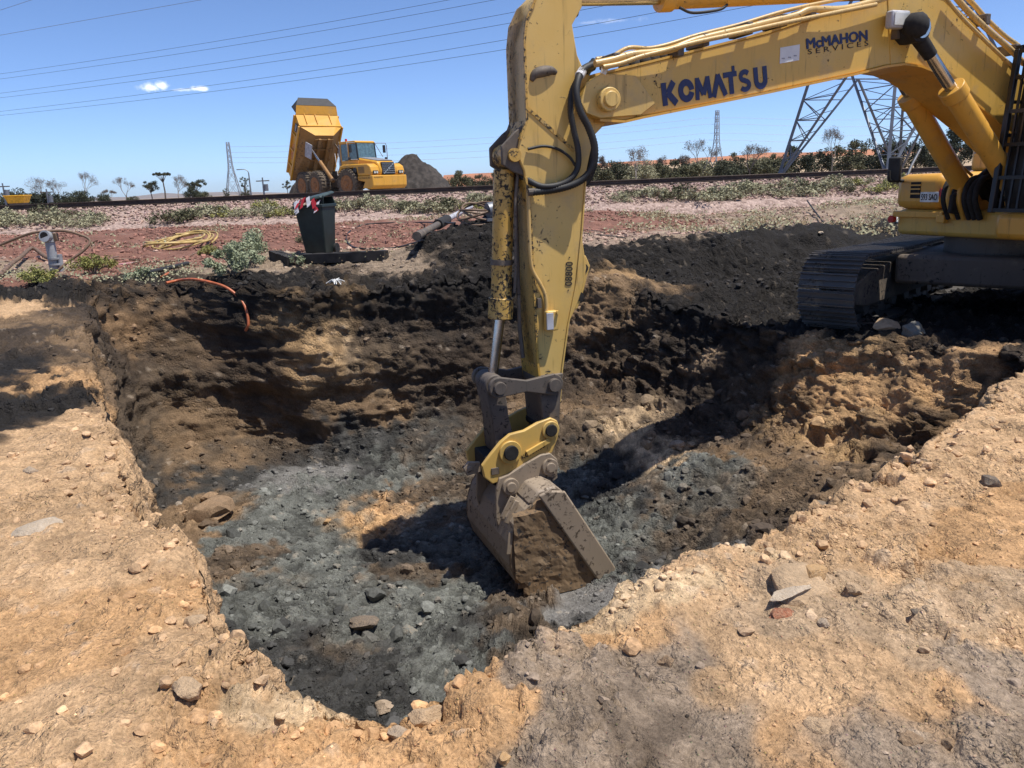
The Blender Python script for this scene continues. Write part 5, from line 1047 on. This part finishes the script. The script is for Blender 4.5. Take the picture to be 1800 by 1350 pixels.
for k, u, t, w_, d, s in TL: tree(k, u, t, w_, d, names[k], GL if k != 'flat' else None, s)
TR = [('bushy', 806, 297, 44, 80, 3), ('bushy', 838, 304, 36, 92, 8), ('bushy', 868, 302, 36, 92, 5), ('bare', 1120, 260, 46, 74, 12), ('bare', 1056, 278, 22, 78, 4), ('bare', 1165, 276, 26, 84, 7), ('bare', 1237, 250, 54, 80, 9), ('bare', 1196, 274, 34, 84, 10), ('bushy', 1290, 264, 40, 86, 5), ('bare', 1322, 254, 48, 76, 16), ('bushy', 1356, 264, 34, 84, 8), ('bushy', 1398, 252, 66, 80, 3), ('bushy', 1446, 256, 50, 84, 6), ('bare', 1466, 226, 44, 82, 15), ('bushy', 1496, 238, 60, 86, 8), ('bushy', 1516, 230, 56, 92, 12), ('bushy', 1566, 231, 76, 88, 9), ('bushy', 1612, 238, 56, 88, 6), ('bushy', 1684, 217, 76, 86, 3), ('bushy', 1640, 242, 50, 92, 12)] + [('bushy', 1050 + 26 * k, 285 - .042 * 26 * k + (3, -3, 5, 0)[k % 4], 58, 78 + 3 * (k % 3), 3 + k) for k in range(13)]
nr = {'bare': 'leafless grey tree standing in the scrub behind the railway', 'bushy': 'dense dark green scrub tree behind the railway'}
for i, (k, u, t, w_, d, s) in enumerate(TR): tree(k, u, t, w_, d, nr[k], GR, s, lf=None if i < 20 and i not in (0, 1, 2) else ('leaf_olive', 'leaf_gum', 'leaf_olive', 'leaf_salt')[i % 4])

# ------------------------------------------------------------------ articulated dump truck, tray raised
GT = 1.17
hx, hy = (648 - 900) / FPX * 54.3, 53.0
fa, fb = R(52), R(41)          # heading of the front and rear units, measured from the camera direction
T = thing('dump_truck', 'yellow articulated dump truck with its tray tipped up beyond the railway', 'truck', (hx, hy, GT))
def frame(ang, org=(0, 0, 0)):   # local x forward, y left
    f_ = Vector((math.sin(ang), -math.cos(ang), 0)); l_ = Vector((-f_.y, f_.x, 0)); o_ = Vector(org)
    return Matrix(((f_.x, l_.x, 0, o_.x), (f_.y, l_.y, 0, o_.y), (0, 0, 1, o_.z), (0, 0, 0, 1)))
MF = frame(fa); MR = frame(fb)
def tpart(nm, mb, mat, Mx, parent=T, smooth=35, bevel=0):
    o = part(nm, mb, M[mat], parent, smooth, bevel)
    if parent is T: o.matrix_local = Mx
    return o
def wheel(Mx, x, y):
    c = 1 if y > 0 else -1
    o = tpart('wheel', MB().lathe([(.55, -.33), (.84, -.36), (.91, -.28), (.93, 0), (.91, .28), (.84, .36), (.55, .33)], (x, y, .93), 28), 'tyre', Mx, smooth=40)
    for k in range(26):
        a = 2 * math.pi * k / 26
        for s_ in (-1, 1): pass
    lug = MB()
    for k in range(26):
        a = 2 * math.pi * k / 26; rm_ = Matrix.Rotation(-a, 3, 'Y')
        for s_ in (-1, 1): lug.box(Vector((x, y + s_ * .19, .93)) + rm_ @ Vector((0, 0, .94)), (.12, .32, .05), rm_ @ Matrix.Rotation(s_ * .25, 3, 'Z'))
    lo = part('tread', lug, M['tyre'], o, 30); lo['kind'] = 'stuff'
    part('rim', MB().lathe([(.03, c * .36), (.2, c * .42), (.24, c * .36), (.46, c * .345), (.54, c * .385), (.57, c * .3)], (x, y, .93), 24), M['rimbrown'], o, 40)
    return o
M['tyre'] = plain('dusty_tyre', (.11, .085, .06), .9, var=.4); M['rimbrown'] = plain('dusty_rim', (.28, .13, .05), .8); M['hoodgrey'] = plain('grey_hood', (.22, .22, .23), .5); M['traydark'] = plain('tray_steel', (.03, .03, .032), .7); M['cabglass'] = plain('cab_glass', (.10, .17, .2), .06)
for y in (-1.3, 1.3): wheel(MF, 1.35, y)
for x in (-2.1, -4.0):
    for y in (-1.3, 1.3): wheel(MR, x, y)
tpart('front_chassis', MB().bx((-.3, -.45, .6), (3.5, .45, 1.15)), 'muddy', MF, bevel=.03)
tpart('rear_chassis', MB().bx((-5.2, -.5, .75), (.2, .5, 1.25)), 'muddy', MR, bevel=.03)
tpart('bogie_beam', MB().bx((-4.2, -1.0, .8), (-1.9, 1.0, 1.05)), 'muddy', MR)
bp = tpart('bumper', MB().prism([(2.95, 1.0), (2.7, .62), (3.5, .52), (3.72, .72), (3.72, 1.38), (2.3, 1.38), (2.3, 1.1)], -1.52, 1.52), 'truckyellow', MF, bevel=.05)
text('bumper_lettering', 'McMAHON', M['blackprint'], bp, Vector((2.42, -1.526, 1.17)), (1, 0, 0), 1.05, .13, .0, (0, -1, 0))['kind'] = 'stuff'
text('bumper_lettering', 'McMAHON', M['blackprint'], bp, Vector((3.724, -1.42, 1.2)), (0, 1, 0), .75, .1, .0, (1, 0, 0))['kind'] = 'stuff'
hd = tpart('hood', MB().prism([(1.4, 1.39), (3.55, 1.39), (3.62, 1.7), (3.5, 2.1), (3.35, 2.28), (1.6, 2.55), (1.4, 2.5)], -.78, .78), 'truckyellow', MF, bevel=.1)
part('hood_top', MB().prism([(1.55, 2.55), (3.34, 2.285), (3.36, 2.33), (1.55, 2.61)], -.68, .68), M['hoodgrey'], hd, 30, .02)
part('grille', MB().prism([(3.6, 1.42), (3.66, 1.45), (3.60, 2.2), (3.5, 2.2)], -.56, .56), M['blacksteel'], hd, 30)
for k in range(6): part('grille_bar', MB().bar((3.66 - .008 * k, -.55, 1.52 + k * .12), (3.66 - .008 * k, .55, 1.52 + k * .12), .03, .03), M['chrome'], hd)
part('grille_diagonal', MB().bar((3.69, -.5, 1.48), (3.64, .5, 2.15), .035, .06), M['chrome'], hd)
part('badge', MB().cyl((3.66, 0, 1.8), (3.7, 0, 1.8), .09, n=16), M['chrome'], hd, 40)
for y in (-1.12, 1.12):
    fd = tpart('fender', MB().prism([(2.3, 1.385), (3.5, 1.385), (3.6, 1.6), (3.5, 1.95), (3.2, 2.12), (1.0, 2.15), (.6, 2.05), (.3, 1.6), (.5, 1.55), (.8, 1.9), (1.9, 1.9), (2.25, 1.65)], y - .37, y + .37), 'truckyellow', MF, bevel=.06)
    part('headlight', MB().bx((3.56, y - .22, 1.46), (3.63, y + .22, 1.68)), M['blacksteel'], fd, 30, .02)
    for k in (-.1, .1): part('lamp', MB().cyl((3.62, y + k, 1.57), (3.645, y + k, 1.57), .075, n=14), M['lamplens'], fd, 40)
    if y < 0:
        for k in range(6): part('louvre', MB().bx((2.4, y - .385, 1.55 + k * .07), (2.95, y - .37, 1.585 + k * .07)), M['blacksteel'], fd)
        part('air_intake', MB().cyl((2.1, y - .34, 1.75), (2.1, y - .42, 1.75), .17, n=16), M['blacksteel'], fd, 40)
cb_ = tpart('cab', MB().prism([(.05, 1.7), (1.75, 1.7), (1.78, 2.35), (1.72, 2.42), (.05, 2.42)], -.82, .82), 'truckyellow', MF, bevel=.03)
part('roof', MB().prism([(-.02, 3.47), (1.6, 3.47), (1.66, 3.55), (1.5, 3.64), (.0, 3.64)], -.86, .86), M['truckyellow'], cb_, 30, .03)
for x, y in ((.08, -.79), (.08, .79), (1.62, -.79), (1.62, .79), (.85, -.8), (.85, .8)): part('pillar', MB().bar((x + (.1 if x > 1 else 0), y, 2.4), (x, y, 3.5), .07, .07), M['truckyellow' if x < 1.5 else 'blacksteel'], cb_)
part('windscreen', MB().prism([(1.70, 2.42), (1.72, 2.42), (1.62, 3.48), (1.60, 3.48)], -.76, .76), M['cabglass'], cb_)
for y in (-.8, .785): part('side_window', MB().prism([(.12, 2.44), (1.62, 2.44), (1.56, 3.46), (.12, 3.46)], y, y + .015), M['cabglass'], cb_)
part('rear_window', MB().bx((.06, -.74, 2.44), (.075, .74, 3.46)), M['cabglass'], cb_)
part('seat', MB().bx((.5, -.25, 2.2), (1.0, .25, 2.62)).bx((.42, -.25, 2.6), (.58, .25, 3.15)), M['blacksteel'], cb_, 30, .05)
part('beacon', MB().cyl((.35, -.5, 3.64), (.35, -.5, 3.82), .08, n=12), M['redlens'], cb_, 40)
for y, s_ in ((-.95, -1), (.95, 1)):
    mf_ = part('mirror_frame', MB().tube([(1.55, y * .9, 3.5), (1.75, y + s_ * .75, 3.5), (1.8, y + s_ * .8, 3.3), (1.8, y + s_ * .8, 2.5), (1.75, y + s_ * .7, 2.42), (1.7, y * .88, 2.45)], .025, 6), M['hoodgrey'], cb_, 60)
    part('mirror', MB().box((1.8, y + s_ * .55, 3.12), (.08, .22, .5)), M['blacksteel'], mf_, 30, .03); part('small_mirror', MB().box((1.8, y + s_ * .68, 2.5), (.1, .2, .18)), M['blacksteel'], mf_, 30, .03)
part('brace_rail', MB().tube([(1.7, .8, 3.45), (1.85, 1.3, 2.6)], .02, 6), M['hoodgrey'], cb_, 60)
tpart('exhaust', MB().cyl((-.05, -.75, 1.9), (-.05, -.75, 3.3), .09, n=12), 'hoodgrey', MF, smooth=40)
for y in (-1.0, -1.25): tpart('ladder_rail', MB().tube([(.1, y, 1.5), (.05, y, 2.4), (0, y, 2.9)], .022, 6), 'whitepaint', MF, smooth=60)
# tray: x forward from the tail hinge, z up, tipped about the hinge
TILT = R(60)
hinge = MR @ Vector((-4.75, 0, 1.55))
MT = Matrix.Translation(hinge) @ frame(fb).to_3x3().to_4x4() @ Matrix.Rotation(-TILT, 4, 'Y') @ Matrix.Diagonal((.74, 1, .78, 1))
def quadplate(m, pts, t):
    P = [Vector(p) for p in pts]; n_ = (P[1] - P[0]).cross(P[2] - P[0]).normalized() * t; return m.add(P + [p + n_ for p in P], [(0, 1, 2, 3), (7, 6, 5, 4), (0, 4, 5, 1), (1, 5, 6, 2), (2, 6, 7, 3), (3, 7, 4, 0)])
WT, WB = 1.62, .72
fl0 = quadplate(MB(), [(-.5, -WB, .25), (4.3, -WB, -.05), (4.3, WB, -.05), (-.5, WB, .25)], .05); tray = tpart('tray', fl0, 'truckbed', MT)
for s_ in (-1, 1):
    part('lower_side', quadplate(MB(), [(-.6, s_ * WB, .25), (4.3, s_ * WB, -.05), (4.75, s_ * WT, .75), (-.75, s_ * WT, .75)], .04 * s_), M['truckbed'], tray, 30)
    sd_ = part('side_wall', quadplate(MB(), [(-.75, s_ * WT, .75), (4.75, s_ * WT, .75), (5.35, s_ * WT, 1.75), (-.35, s_ * WT, 1.55)], .07 * s_), M['truckyellow'], tray, 30, .01)
    part('top_rail', MB().bar((-.35, s_ * (WT + .05), 1.58), (5.35, s_ * (WT + .05), 1.78), .16, .14), M['truckyellow'], tray, 30, .01)
    part('side_rail', MB().bar((-.75, s_ * (WT + .06), .75), (4.75, s_ * (WT + .06), .75), .12, .16), M['truckyellow'], tray, 30, .01)
    for k in range(3): x0 = .6 + 1.5 * k; part('side_rib', MB().bar((x0, s_ * (WT + .07), .75), (x0 + .1, s_ * (WT + .07), 1.6), .1, .1), M['truckyellow'], tray)
    if s_ < 0:
        text('tray_lettering', 'VOLVO', M['redlens'], sd_, Vector((1.2, -WT - .08, 1.0)), (1, 0, 0), 1.6, .32, .0, (0, -1, 0))['kind'] = 'stuff'
        bd = part('model_badge', MB().bx((4.0, -WT - .085, 1.0), (4.8, -WT - .075, 1.4)), M['blacksteel'], sd_, 30); text('badge_lettering', 'A40D', M['whitepaint'], bd, Vector((4.08, -WT - .088, 1.1)), (1, 0, 0), .62, .2, .0, (0, -1, 0))['kind'] = 'stuff'
part('front_slope', MB().add([(4.3, -WB, -.05), (4.3, WB, -.05), (4.75, WT, .75), (5.45, WT, 1.78), (5.45, -WT, 1.78), (4.75, -WT, .75), (4.25, -WB, 0), (4.25, WB, 0), (4.68, WT, .8), (5.38, WT, 1.82), (5.38, -WT, 1.82), (4.68, -WT, .8)], [(0, 1, 2, 3, 4, 5), (11, 10, 9, 8, 7, 6), (0, 6, 7, 1), (1, 7, 8, 2), (2, 8, 9, 3), (3, 9, 10, 4), (4, 10, 11, 5), (5, 11, 6, 0)]), M['truckyellow'], tray, 20)
part('front_beam', MB().bar((4.80, -WT, .78), (4.80, WT, .78), .12, .12), M['truckyellow'], tray, 30, .01)
for y in (-1.0, -.2, .9): part('front_rib', MB().bar((4.95, y, .95), (5.5, y, 1.75), .05, .1), M['truckyellow'], tray)
sg = part('spill_guard', quadplate(MB(), [(5.45, -WT, 1.78), (5.45, WT, 1.78), (6.15, WT * .95, 2.1), (6.15, -WT * .95, 2.1)], .05), M['truckyellow'], tray, 30)
part('guard_ledge', quadplate(MB(), [(6.15, -WT * .95, 2.1), (6.15, WT * .95, 2.1), (6.5, WT * .7, 2.9), (6.5, -WT * .7, 2.9)], .04), M['traydark'], tray, 30)
for y in (-1.3, 1.3): part('guard_wing', quadplate(MB(), [(6.15, y, 2.1), (6.5, y * .8, 2.9), (5.6, y * 1.15, 2.9), (5.5, y * 1.2, 1.85)], .03), M['traydark'], tray, 30)
for y in (-.35, .35): part('tray_beam', MB().bx((-.6, y - .1, -.28), (4.0, y + .1, -.06)), M['truckbed'], tray, 30, .02)
for x in (.6, 1.7, 2.8, 3.8): part('cross_beam', MB().bx((x, -WB, -.15), (x + .16, WB, -.02)), M['truckbed'], tray, 30, .01)
for y in (-1.05, 1.05):
    a0 = MR @ Vector((-.6, y, 1.15)); a1 = MT @ Vector((3.3, y, .15)); am = a0.lerp(a1, .52)
    hc = part('hoist_cylinder', MB().cyl(a0, am, .13, n=14), M['truckbed'], T, 40); part('rod', MB().cyl(am, a1, .07, n=12), M['chrome'], hc, 40)
for y in (-1.25, 1.3): part('mud_flap', MB().box(MT @ Vector((3.0, y, -.5)), (.9, .06, 1.0), (frame(fb).to_3x3() @ Matrix.Rotation(R(18), 3, 'Y'))), M['greyprint'], T, 30, .02)
T.scale = (.95, .95, .95)
tag(T, 'yellow articulated dump truck with its tray tipped up beyond the railway', 'truck')
# spoil heaps by the truck
M['spoil'] = plain('dark_spoil', (.042, .035, .03), .95, var=.5, scale=3)
def heap(name, u, top, wpx, d, label, seed, skew=0.):
    t = aty(u, top, d); h = t.z - 1.1; w_ = wpx / FPX * d / 2; n = 64; xs = np.linspace(-1.25, 1.25, n); A, B_ = np.meshgrid(xs, xs, indexing='ij'); r = np.hypot(A + skew * (1 - np.clip(np.hypot(A, B_), 0, 1)), B_); P = np.stack([A.ravel() * w_, B_.ravel() * w_ * .8, A.ravel() * 0], 1)
    z = h * np.clip(1.06 - r.ravel() ** 1.5 * 1.06, 0, 1) ; nz = fbm(P, .9, 4, seed) * .35 + worley(P, 1.6, seed)[2] * .3 + worley(P, 4, seed)[2] * .1; P[:, 2] = z + nz * np.clip(z * 2, 0, 1) - .15
    ii = np.arange(n - 1)[:, None] * n + np.arange(n - 1)[None, :]; Q_ = np.stack([ii, ii + n, ii + n + 1, ii + 1], 2).reshape(-1, 4)
    tag(link(name, grid_mesh(name, P, Q_), M['spoil'], None, (t.x, d, 1.15)), label, 'heap')
heap('spoil_heap', 722, 273, 150, 61, 'tall dark spoil heap on the far side of the dump truck', 5)
heap('spoil_heap', 522, 317, 44, 61, 'low dark spoil heap behind the rear wheels of the dump truck', 9)
# far ground: red stockpile ridge, purple ranges
def ridge(name, pts, d, depth, mat, label):
    P = [aty(u, v, d) for u, v in pts]; vs = []; rn_ = random.Random(3)
    for q in P: vs += [(q.x, d - depth, 0.6), (q.x, d - depth * .25, q.z * .75 + .3), (q.x, d, q.z), (q.x, d + depth, .6)]
    fs = [(i * 4 + k, i * 4 + 4 + k, i * 4 + 5 + k, i * 4 + 1 + k) for i in range(len(P) - 1) for k in range(3)]
    o = link(name, MB().add(vs, fs).mesh(name, 60), mat); o['kind'] = 'structure'; return o
M['redsoil'] = plain('red_soil', (.36, .155, .08), .95, var=.18, scale=.08); M['purple'] = plain('distant_range', (.20, .155, .12), .95, var=.1, scale=.01); M['yellowland'] = plain('pale_land', (.42, .31, .2), .95, var=.1, scale=.02)
ridge('red_ridge', [(780, 308), (830, 305), (880, 303), (1040, 288), (1100, 284), (1200, 279), (1300, 273), (1350, 268), (1420, 268), (1520, 262), (1640, 262), (1800, 256), (1950, 252)], 330, 25, M['redsoil'], '')
ridge('pale_ridge', [(1020, 295), (1120, 292), (1200, 288), (1300, 282), (1420, 277), (1600, 270), (1800, 262)], 290, 12, M['yellowland'], '')
ridge('distant_hills', [(150, 347), (240, 346), (285, 339), (330, 343), (365, 338), (410, 337), (470, 342), (540, 340), (640, 336), (760, 330)], 4500, 600, M['purple'], '')
# skip, street light, poles
M['skipyellow'] = plain('yellow_skip', (.72, .38, .02), .5)
t = aty(32, 352, 60); sk = thing('yellow_skip', 'bright yellow skip far behind the railway', 'skip', (t.x, 60, 1.15), .1); sx = 16 / FPX * 60; sh = t.z - 1.15
part('tub', loftbox([(sh - .2, sx * .75, .5, 0), (sh + .28, sx, .6, 0)]), M['skipyellow'], sk, 30, .03); part('lip', loftbox([(sh + .28, sx * 1.06, .64, 0), (sh + .36, sx * 1.06, .64, 0)]), M['skipyellow'], sk, 30, .02); part('leg', loftbox([(0, sx * .6, .4, 0), (sh - .2, sx * .7, .45, 0)]), M['muddy'], sk)
def pole(u, top, d, label, kind):
    t = aty(u, top, d); o = thing({'lamp': 'street_light', 'pole': 'utility_pole'}[kind], label, {'lamp': 'street light', 'pole': 'pole'}[kind], (t.x, d, 1.1)); h = t.z - 1.1
    part('mast', MB().cyl((0, 0, -.2), (0, 0, h), .13, .08, n=8), M['steelgrey'], o, 40)
    if kind == 'lamp': part('arm', MB().tube(spline([(0, 0, h), (-.15, 0, h + .3), (-.6, 0, h + .5), (-1.1, 0, h + .5)], 4), .06, 6), M['steelgrey'], o, 60); part('lantern', MB().box((-1.3, 0, h + .5), (.6, .2, .12)), M['steelgrey'], o, 30, .02)
    else: part('cross_arm', MB().bar((-.8, 0, h - .4), (.8, 0, h - .4), .12, .12), M['bark'], o); part('transformer', MB().cyl((.35, 0, h - 1.6), (.35, 0, h - .8), .25, n=12), M['steelgrey'], o, 40)
pole(437, 304, 115, 'street light with a curved arm beyond the railway', 'lamp'); pole(461, 312, 100, 'timber utility pole with a transformer beyond the railway', 'pole'); pole(81, 332, 100, 'grey utility pole among the dark scrub trees', 'pole'); pole(4, 322, 100, 'short utility pole beside the yellow skip', 'pole')
# ------------------------------------------------------------------ pylons and wires
M['pylon'] = plain('galvanised_lattice', (.15, .165, .19), .55, .35, .2, 2); M['pylonfar'] = plain('hazed_far_lattice', (.30, .33, .37), .6, .2, .1, 1)  # far copy paler and bluer: distance haze put into the colour
PD_ = 58.; pc = aty(1572, 290, PD_); PY = thing('transmission_pylon', 'big lattice steel pylon standing on splayed legs behind the boom', 'pylon', (pc.x, PD_, 1.1), R(17))
def lattice(par, hb, levels, mat, w_leg, w_br, split=True):
    """levels: (z, half width)"""
    def side(k, z, hw): s_ = ((-1, -1), (1, -1), (1, 1), (-1, 1))[k % 4]; return Vector((s_[0] * hw, s_[1] * hw, z))
    bars = []
    for k in range(4):
        for (z0, w0), (z1, w1) in zip(levels[:-1], levels[1:]): bars.append(('leg', side(k, z0, w0), side(k, z1, w1), w_leg))
    for k in range(4):
        for i, ((z0, w0), (z1, w1)) in enumerate(zip(levels[:-1], levels[1:])):
            a0, b0, a1, b1 = side(k, z0, w0), side(k + 1, z0, w0), side(k, z1, w1), side(k + 1, z1, w1)
            if i == 0 and split:
                mid = (a1 + b1) / 2; bars += [('main_brace', a0, mid, w_br * 1.5), ('main_brace', b0, mid, w_br * 1.5), ('girt', a1, b1, w_br)]
                for l0, l1 in ((a0, a1), (b0, b1)):
                    n = 5
                    for j in range(1, n):
                        t0, t1 = j / n, (j - 1) / n; bars += [('brace', l0.lerp(l1, t0), l0.lerp(mid, t0), w_br * .7), ('brace', l0.lerp(l1, t0), l0.lerp(mid, t1 + .001 if t1 else .06), w_br * .6), ('brace', l0.lerp(l1, t0), l0.lerp(mid, min(1, t0 + .5 / n)), w_br * .5)]
            else: bars += [('brace', a0, b1, w_br), ('brace', b0, a1, w_br), ('girt', a1, b1, w_br * .8)]
    return bars
lv = [(0, 5.6), (7.0, 4.2), (10.5, 2.9), (13.2, 2.0), (15.6, 1.6), (17.6, 1.4), (19.4, 1.1), (21.2, .8), (23.5, .3)]
for nm, a0, b0, w_ in lattice(PY, 0, lv, 'pylon', .19, .085): part(nm, MB().bar(a0, b0, w_, w_), M['pylon'], PY, None)
for nm, z in (('cross_arm', 15.6), ('cross_arm', 19.4)):
    for s_ in (-1, 1):
        e_ = Vector((s_ * 7.5, 0, z + .3))
        for yy in (-1, 1): part(nm, MB().bar((s_ * 1.6, yy * 1.6, z), e_, .12, .12), M['pylon'], PY, None); part(nm, MB().bar((s_ * 1.4, yy * 1.4, z + 1.6), e_, .1, .1), M['pylon'], PY, None)
def far_pylon(u, base, top, wpx, d, label):
    t = aty(u, top, d); h = t.z - 1.1; w_ = wpx / FPX * d / 2; o = thing('distant_pylon', label, 'pylon', (t.x, d, 1.1), .5)
    lv = [(0, w_), (h * .28, w_ * .62), (h * .48, w_ * .36), (h * .6, w_ * .27), (h * .7, w_ * .25), (h * .8, w_ * .23), (h * .9, w_ * .21), (h, w_ * .18)]
    m = MB(); ml = MB()
    for nm, a0, b0, ww_ in lattice(o, 0, lv, '', .16, .09, False): (ml if nm == 'leg' else m).bar(a0, b0, ww_, ww_)
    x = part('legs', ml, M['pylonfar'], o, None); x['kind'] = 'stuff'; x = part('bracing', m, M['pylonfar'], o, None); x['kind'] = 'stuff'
far_pylon(400, 338, 250, 24, 240, 'thin distant lattice pylon left of the dump truck'); far_pylon(1261, 275, 194, 22, 240, 'thin distant lattice pylon seen under the boom')
WIRES = [((0, 130), (770, 0), 'uppermost of the six overhead wires over the dump truck'), ((0, 139), (862, 0), 'second from the top of the six overhead wires over the dump truck'), ((0, 164), (900, 22), 'third from the top of the six overhead wires over the dump truck'), ((0, 172), (900, 40), 'fourth from the top of the six overhead wires over the dump truck'), ((0, 196), (900, 68), 'fifth from the top of the six overhead wires over the dump truck'), ((0, 203), (900, 85), 'lowest of the six overhead wires over the dump truck')]
for (a0, b0, l) in WIRES:
    sl_ = (b0[1] - a0[1]) / (b0[0] - a0[0]); pts = []
    for u in range(-260, 1560, 70):
        v = a0[1] + sl_ * (u - a0[0]) + 7 * (1 - ((u - 450) / 450) ** 2); iv = 1 / 119 + (1 / 60 - 1 / 119) * u / 1510; pts.append(aty(u, v, 1 / iv))
    tag(link('power_line', MB().tube(pts, .017, 5).mesh('power_line', 60), M['blacksteel']), l, 'wire', 'overhead wires')
for (a0, b0, l) in (((0, 18), (55, 0), 'short stretch of overhead wire high above the six others'), ((0, 62), (352, 0), 'single faint overhead wire above the group of six')):
    sl_ = (b0[1] - a0[1]) / (b0[0] - a0[0]); pts = [aty(u, a0[1] + sl_ * u, 110 - .03 * u) for u in range(-200, 900, 80)]; tag(link('power_line', MB().tube(pts, .022, 5).mesh('power_line', 60), M['steelgrey']), l, 'wire', 'overhead wires')
for k, (v0, v1, v2) in enumerate(((300, 216, 214), (309, 232, 230), (318, 244, 245), (290, 205, 200))):
    pts = [aty(u, np.interp(u, (400, 1261, 1900), (v0 - 32, v1, v2 - 10)) + 12 * (1 - ((u - 830) / 430) ** 2 if u < 1261 else 1 - ((u - 1580) / 320) ** 2), 240) for u in range(400, 1901, 60)]
    tag(link('power_line', MB().tube(pts, .035, 4).mesh('power_line', 60), M['pylonfar']), 'faint distant wire strung between the two thin pylons', 'wire', 'distant wires')

# ------------------------------------------------------------------ air
hz = Mat('haze_air'); hz.t.nodes.remove(hz.b); pv = hz.n('ShaderNodeVolumePrincipled'); pv.inputs['Color'].default_value = (.80, .88, 1, 1); pv.inputs['Density'].default_value = .00007; pv.inputs['Anisotropy'].default_value = .2
hz.l(pv.outputs[0], hz.t.nodes['Material Output'].inputs['Volume'])
tag(link('haze', MB().bx((-5600, -5600, -4), (5600, 5600, 80)).mesh('haze'), hz.m), 'thin dry daylight haze over the plain', 'haze', kind='stuff')
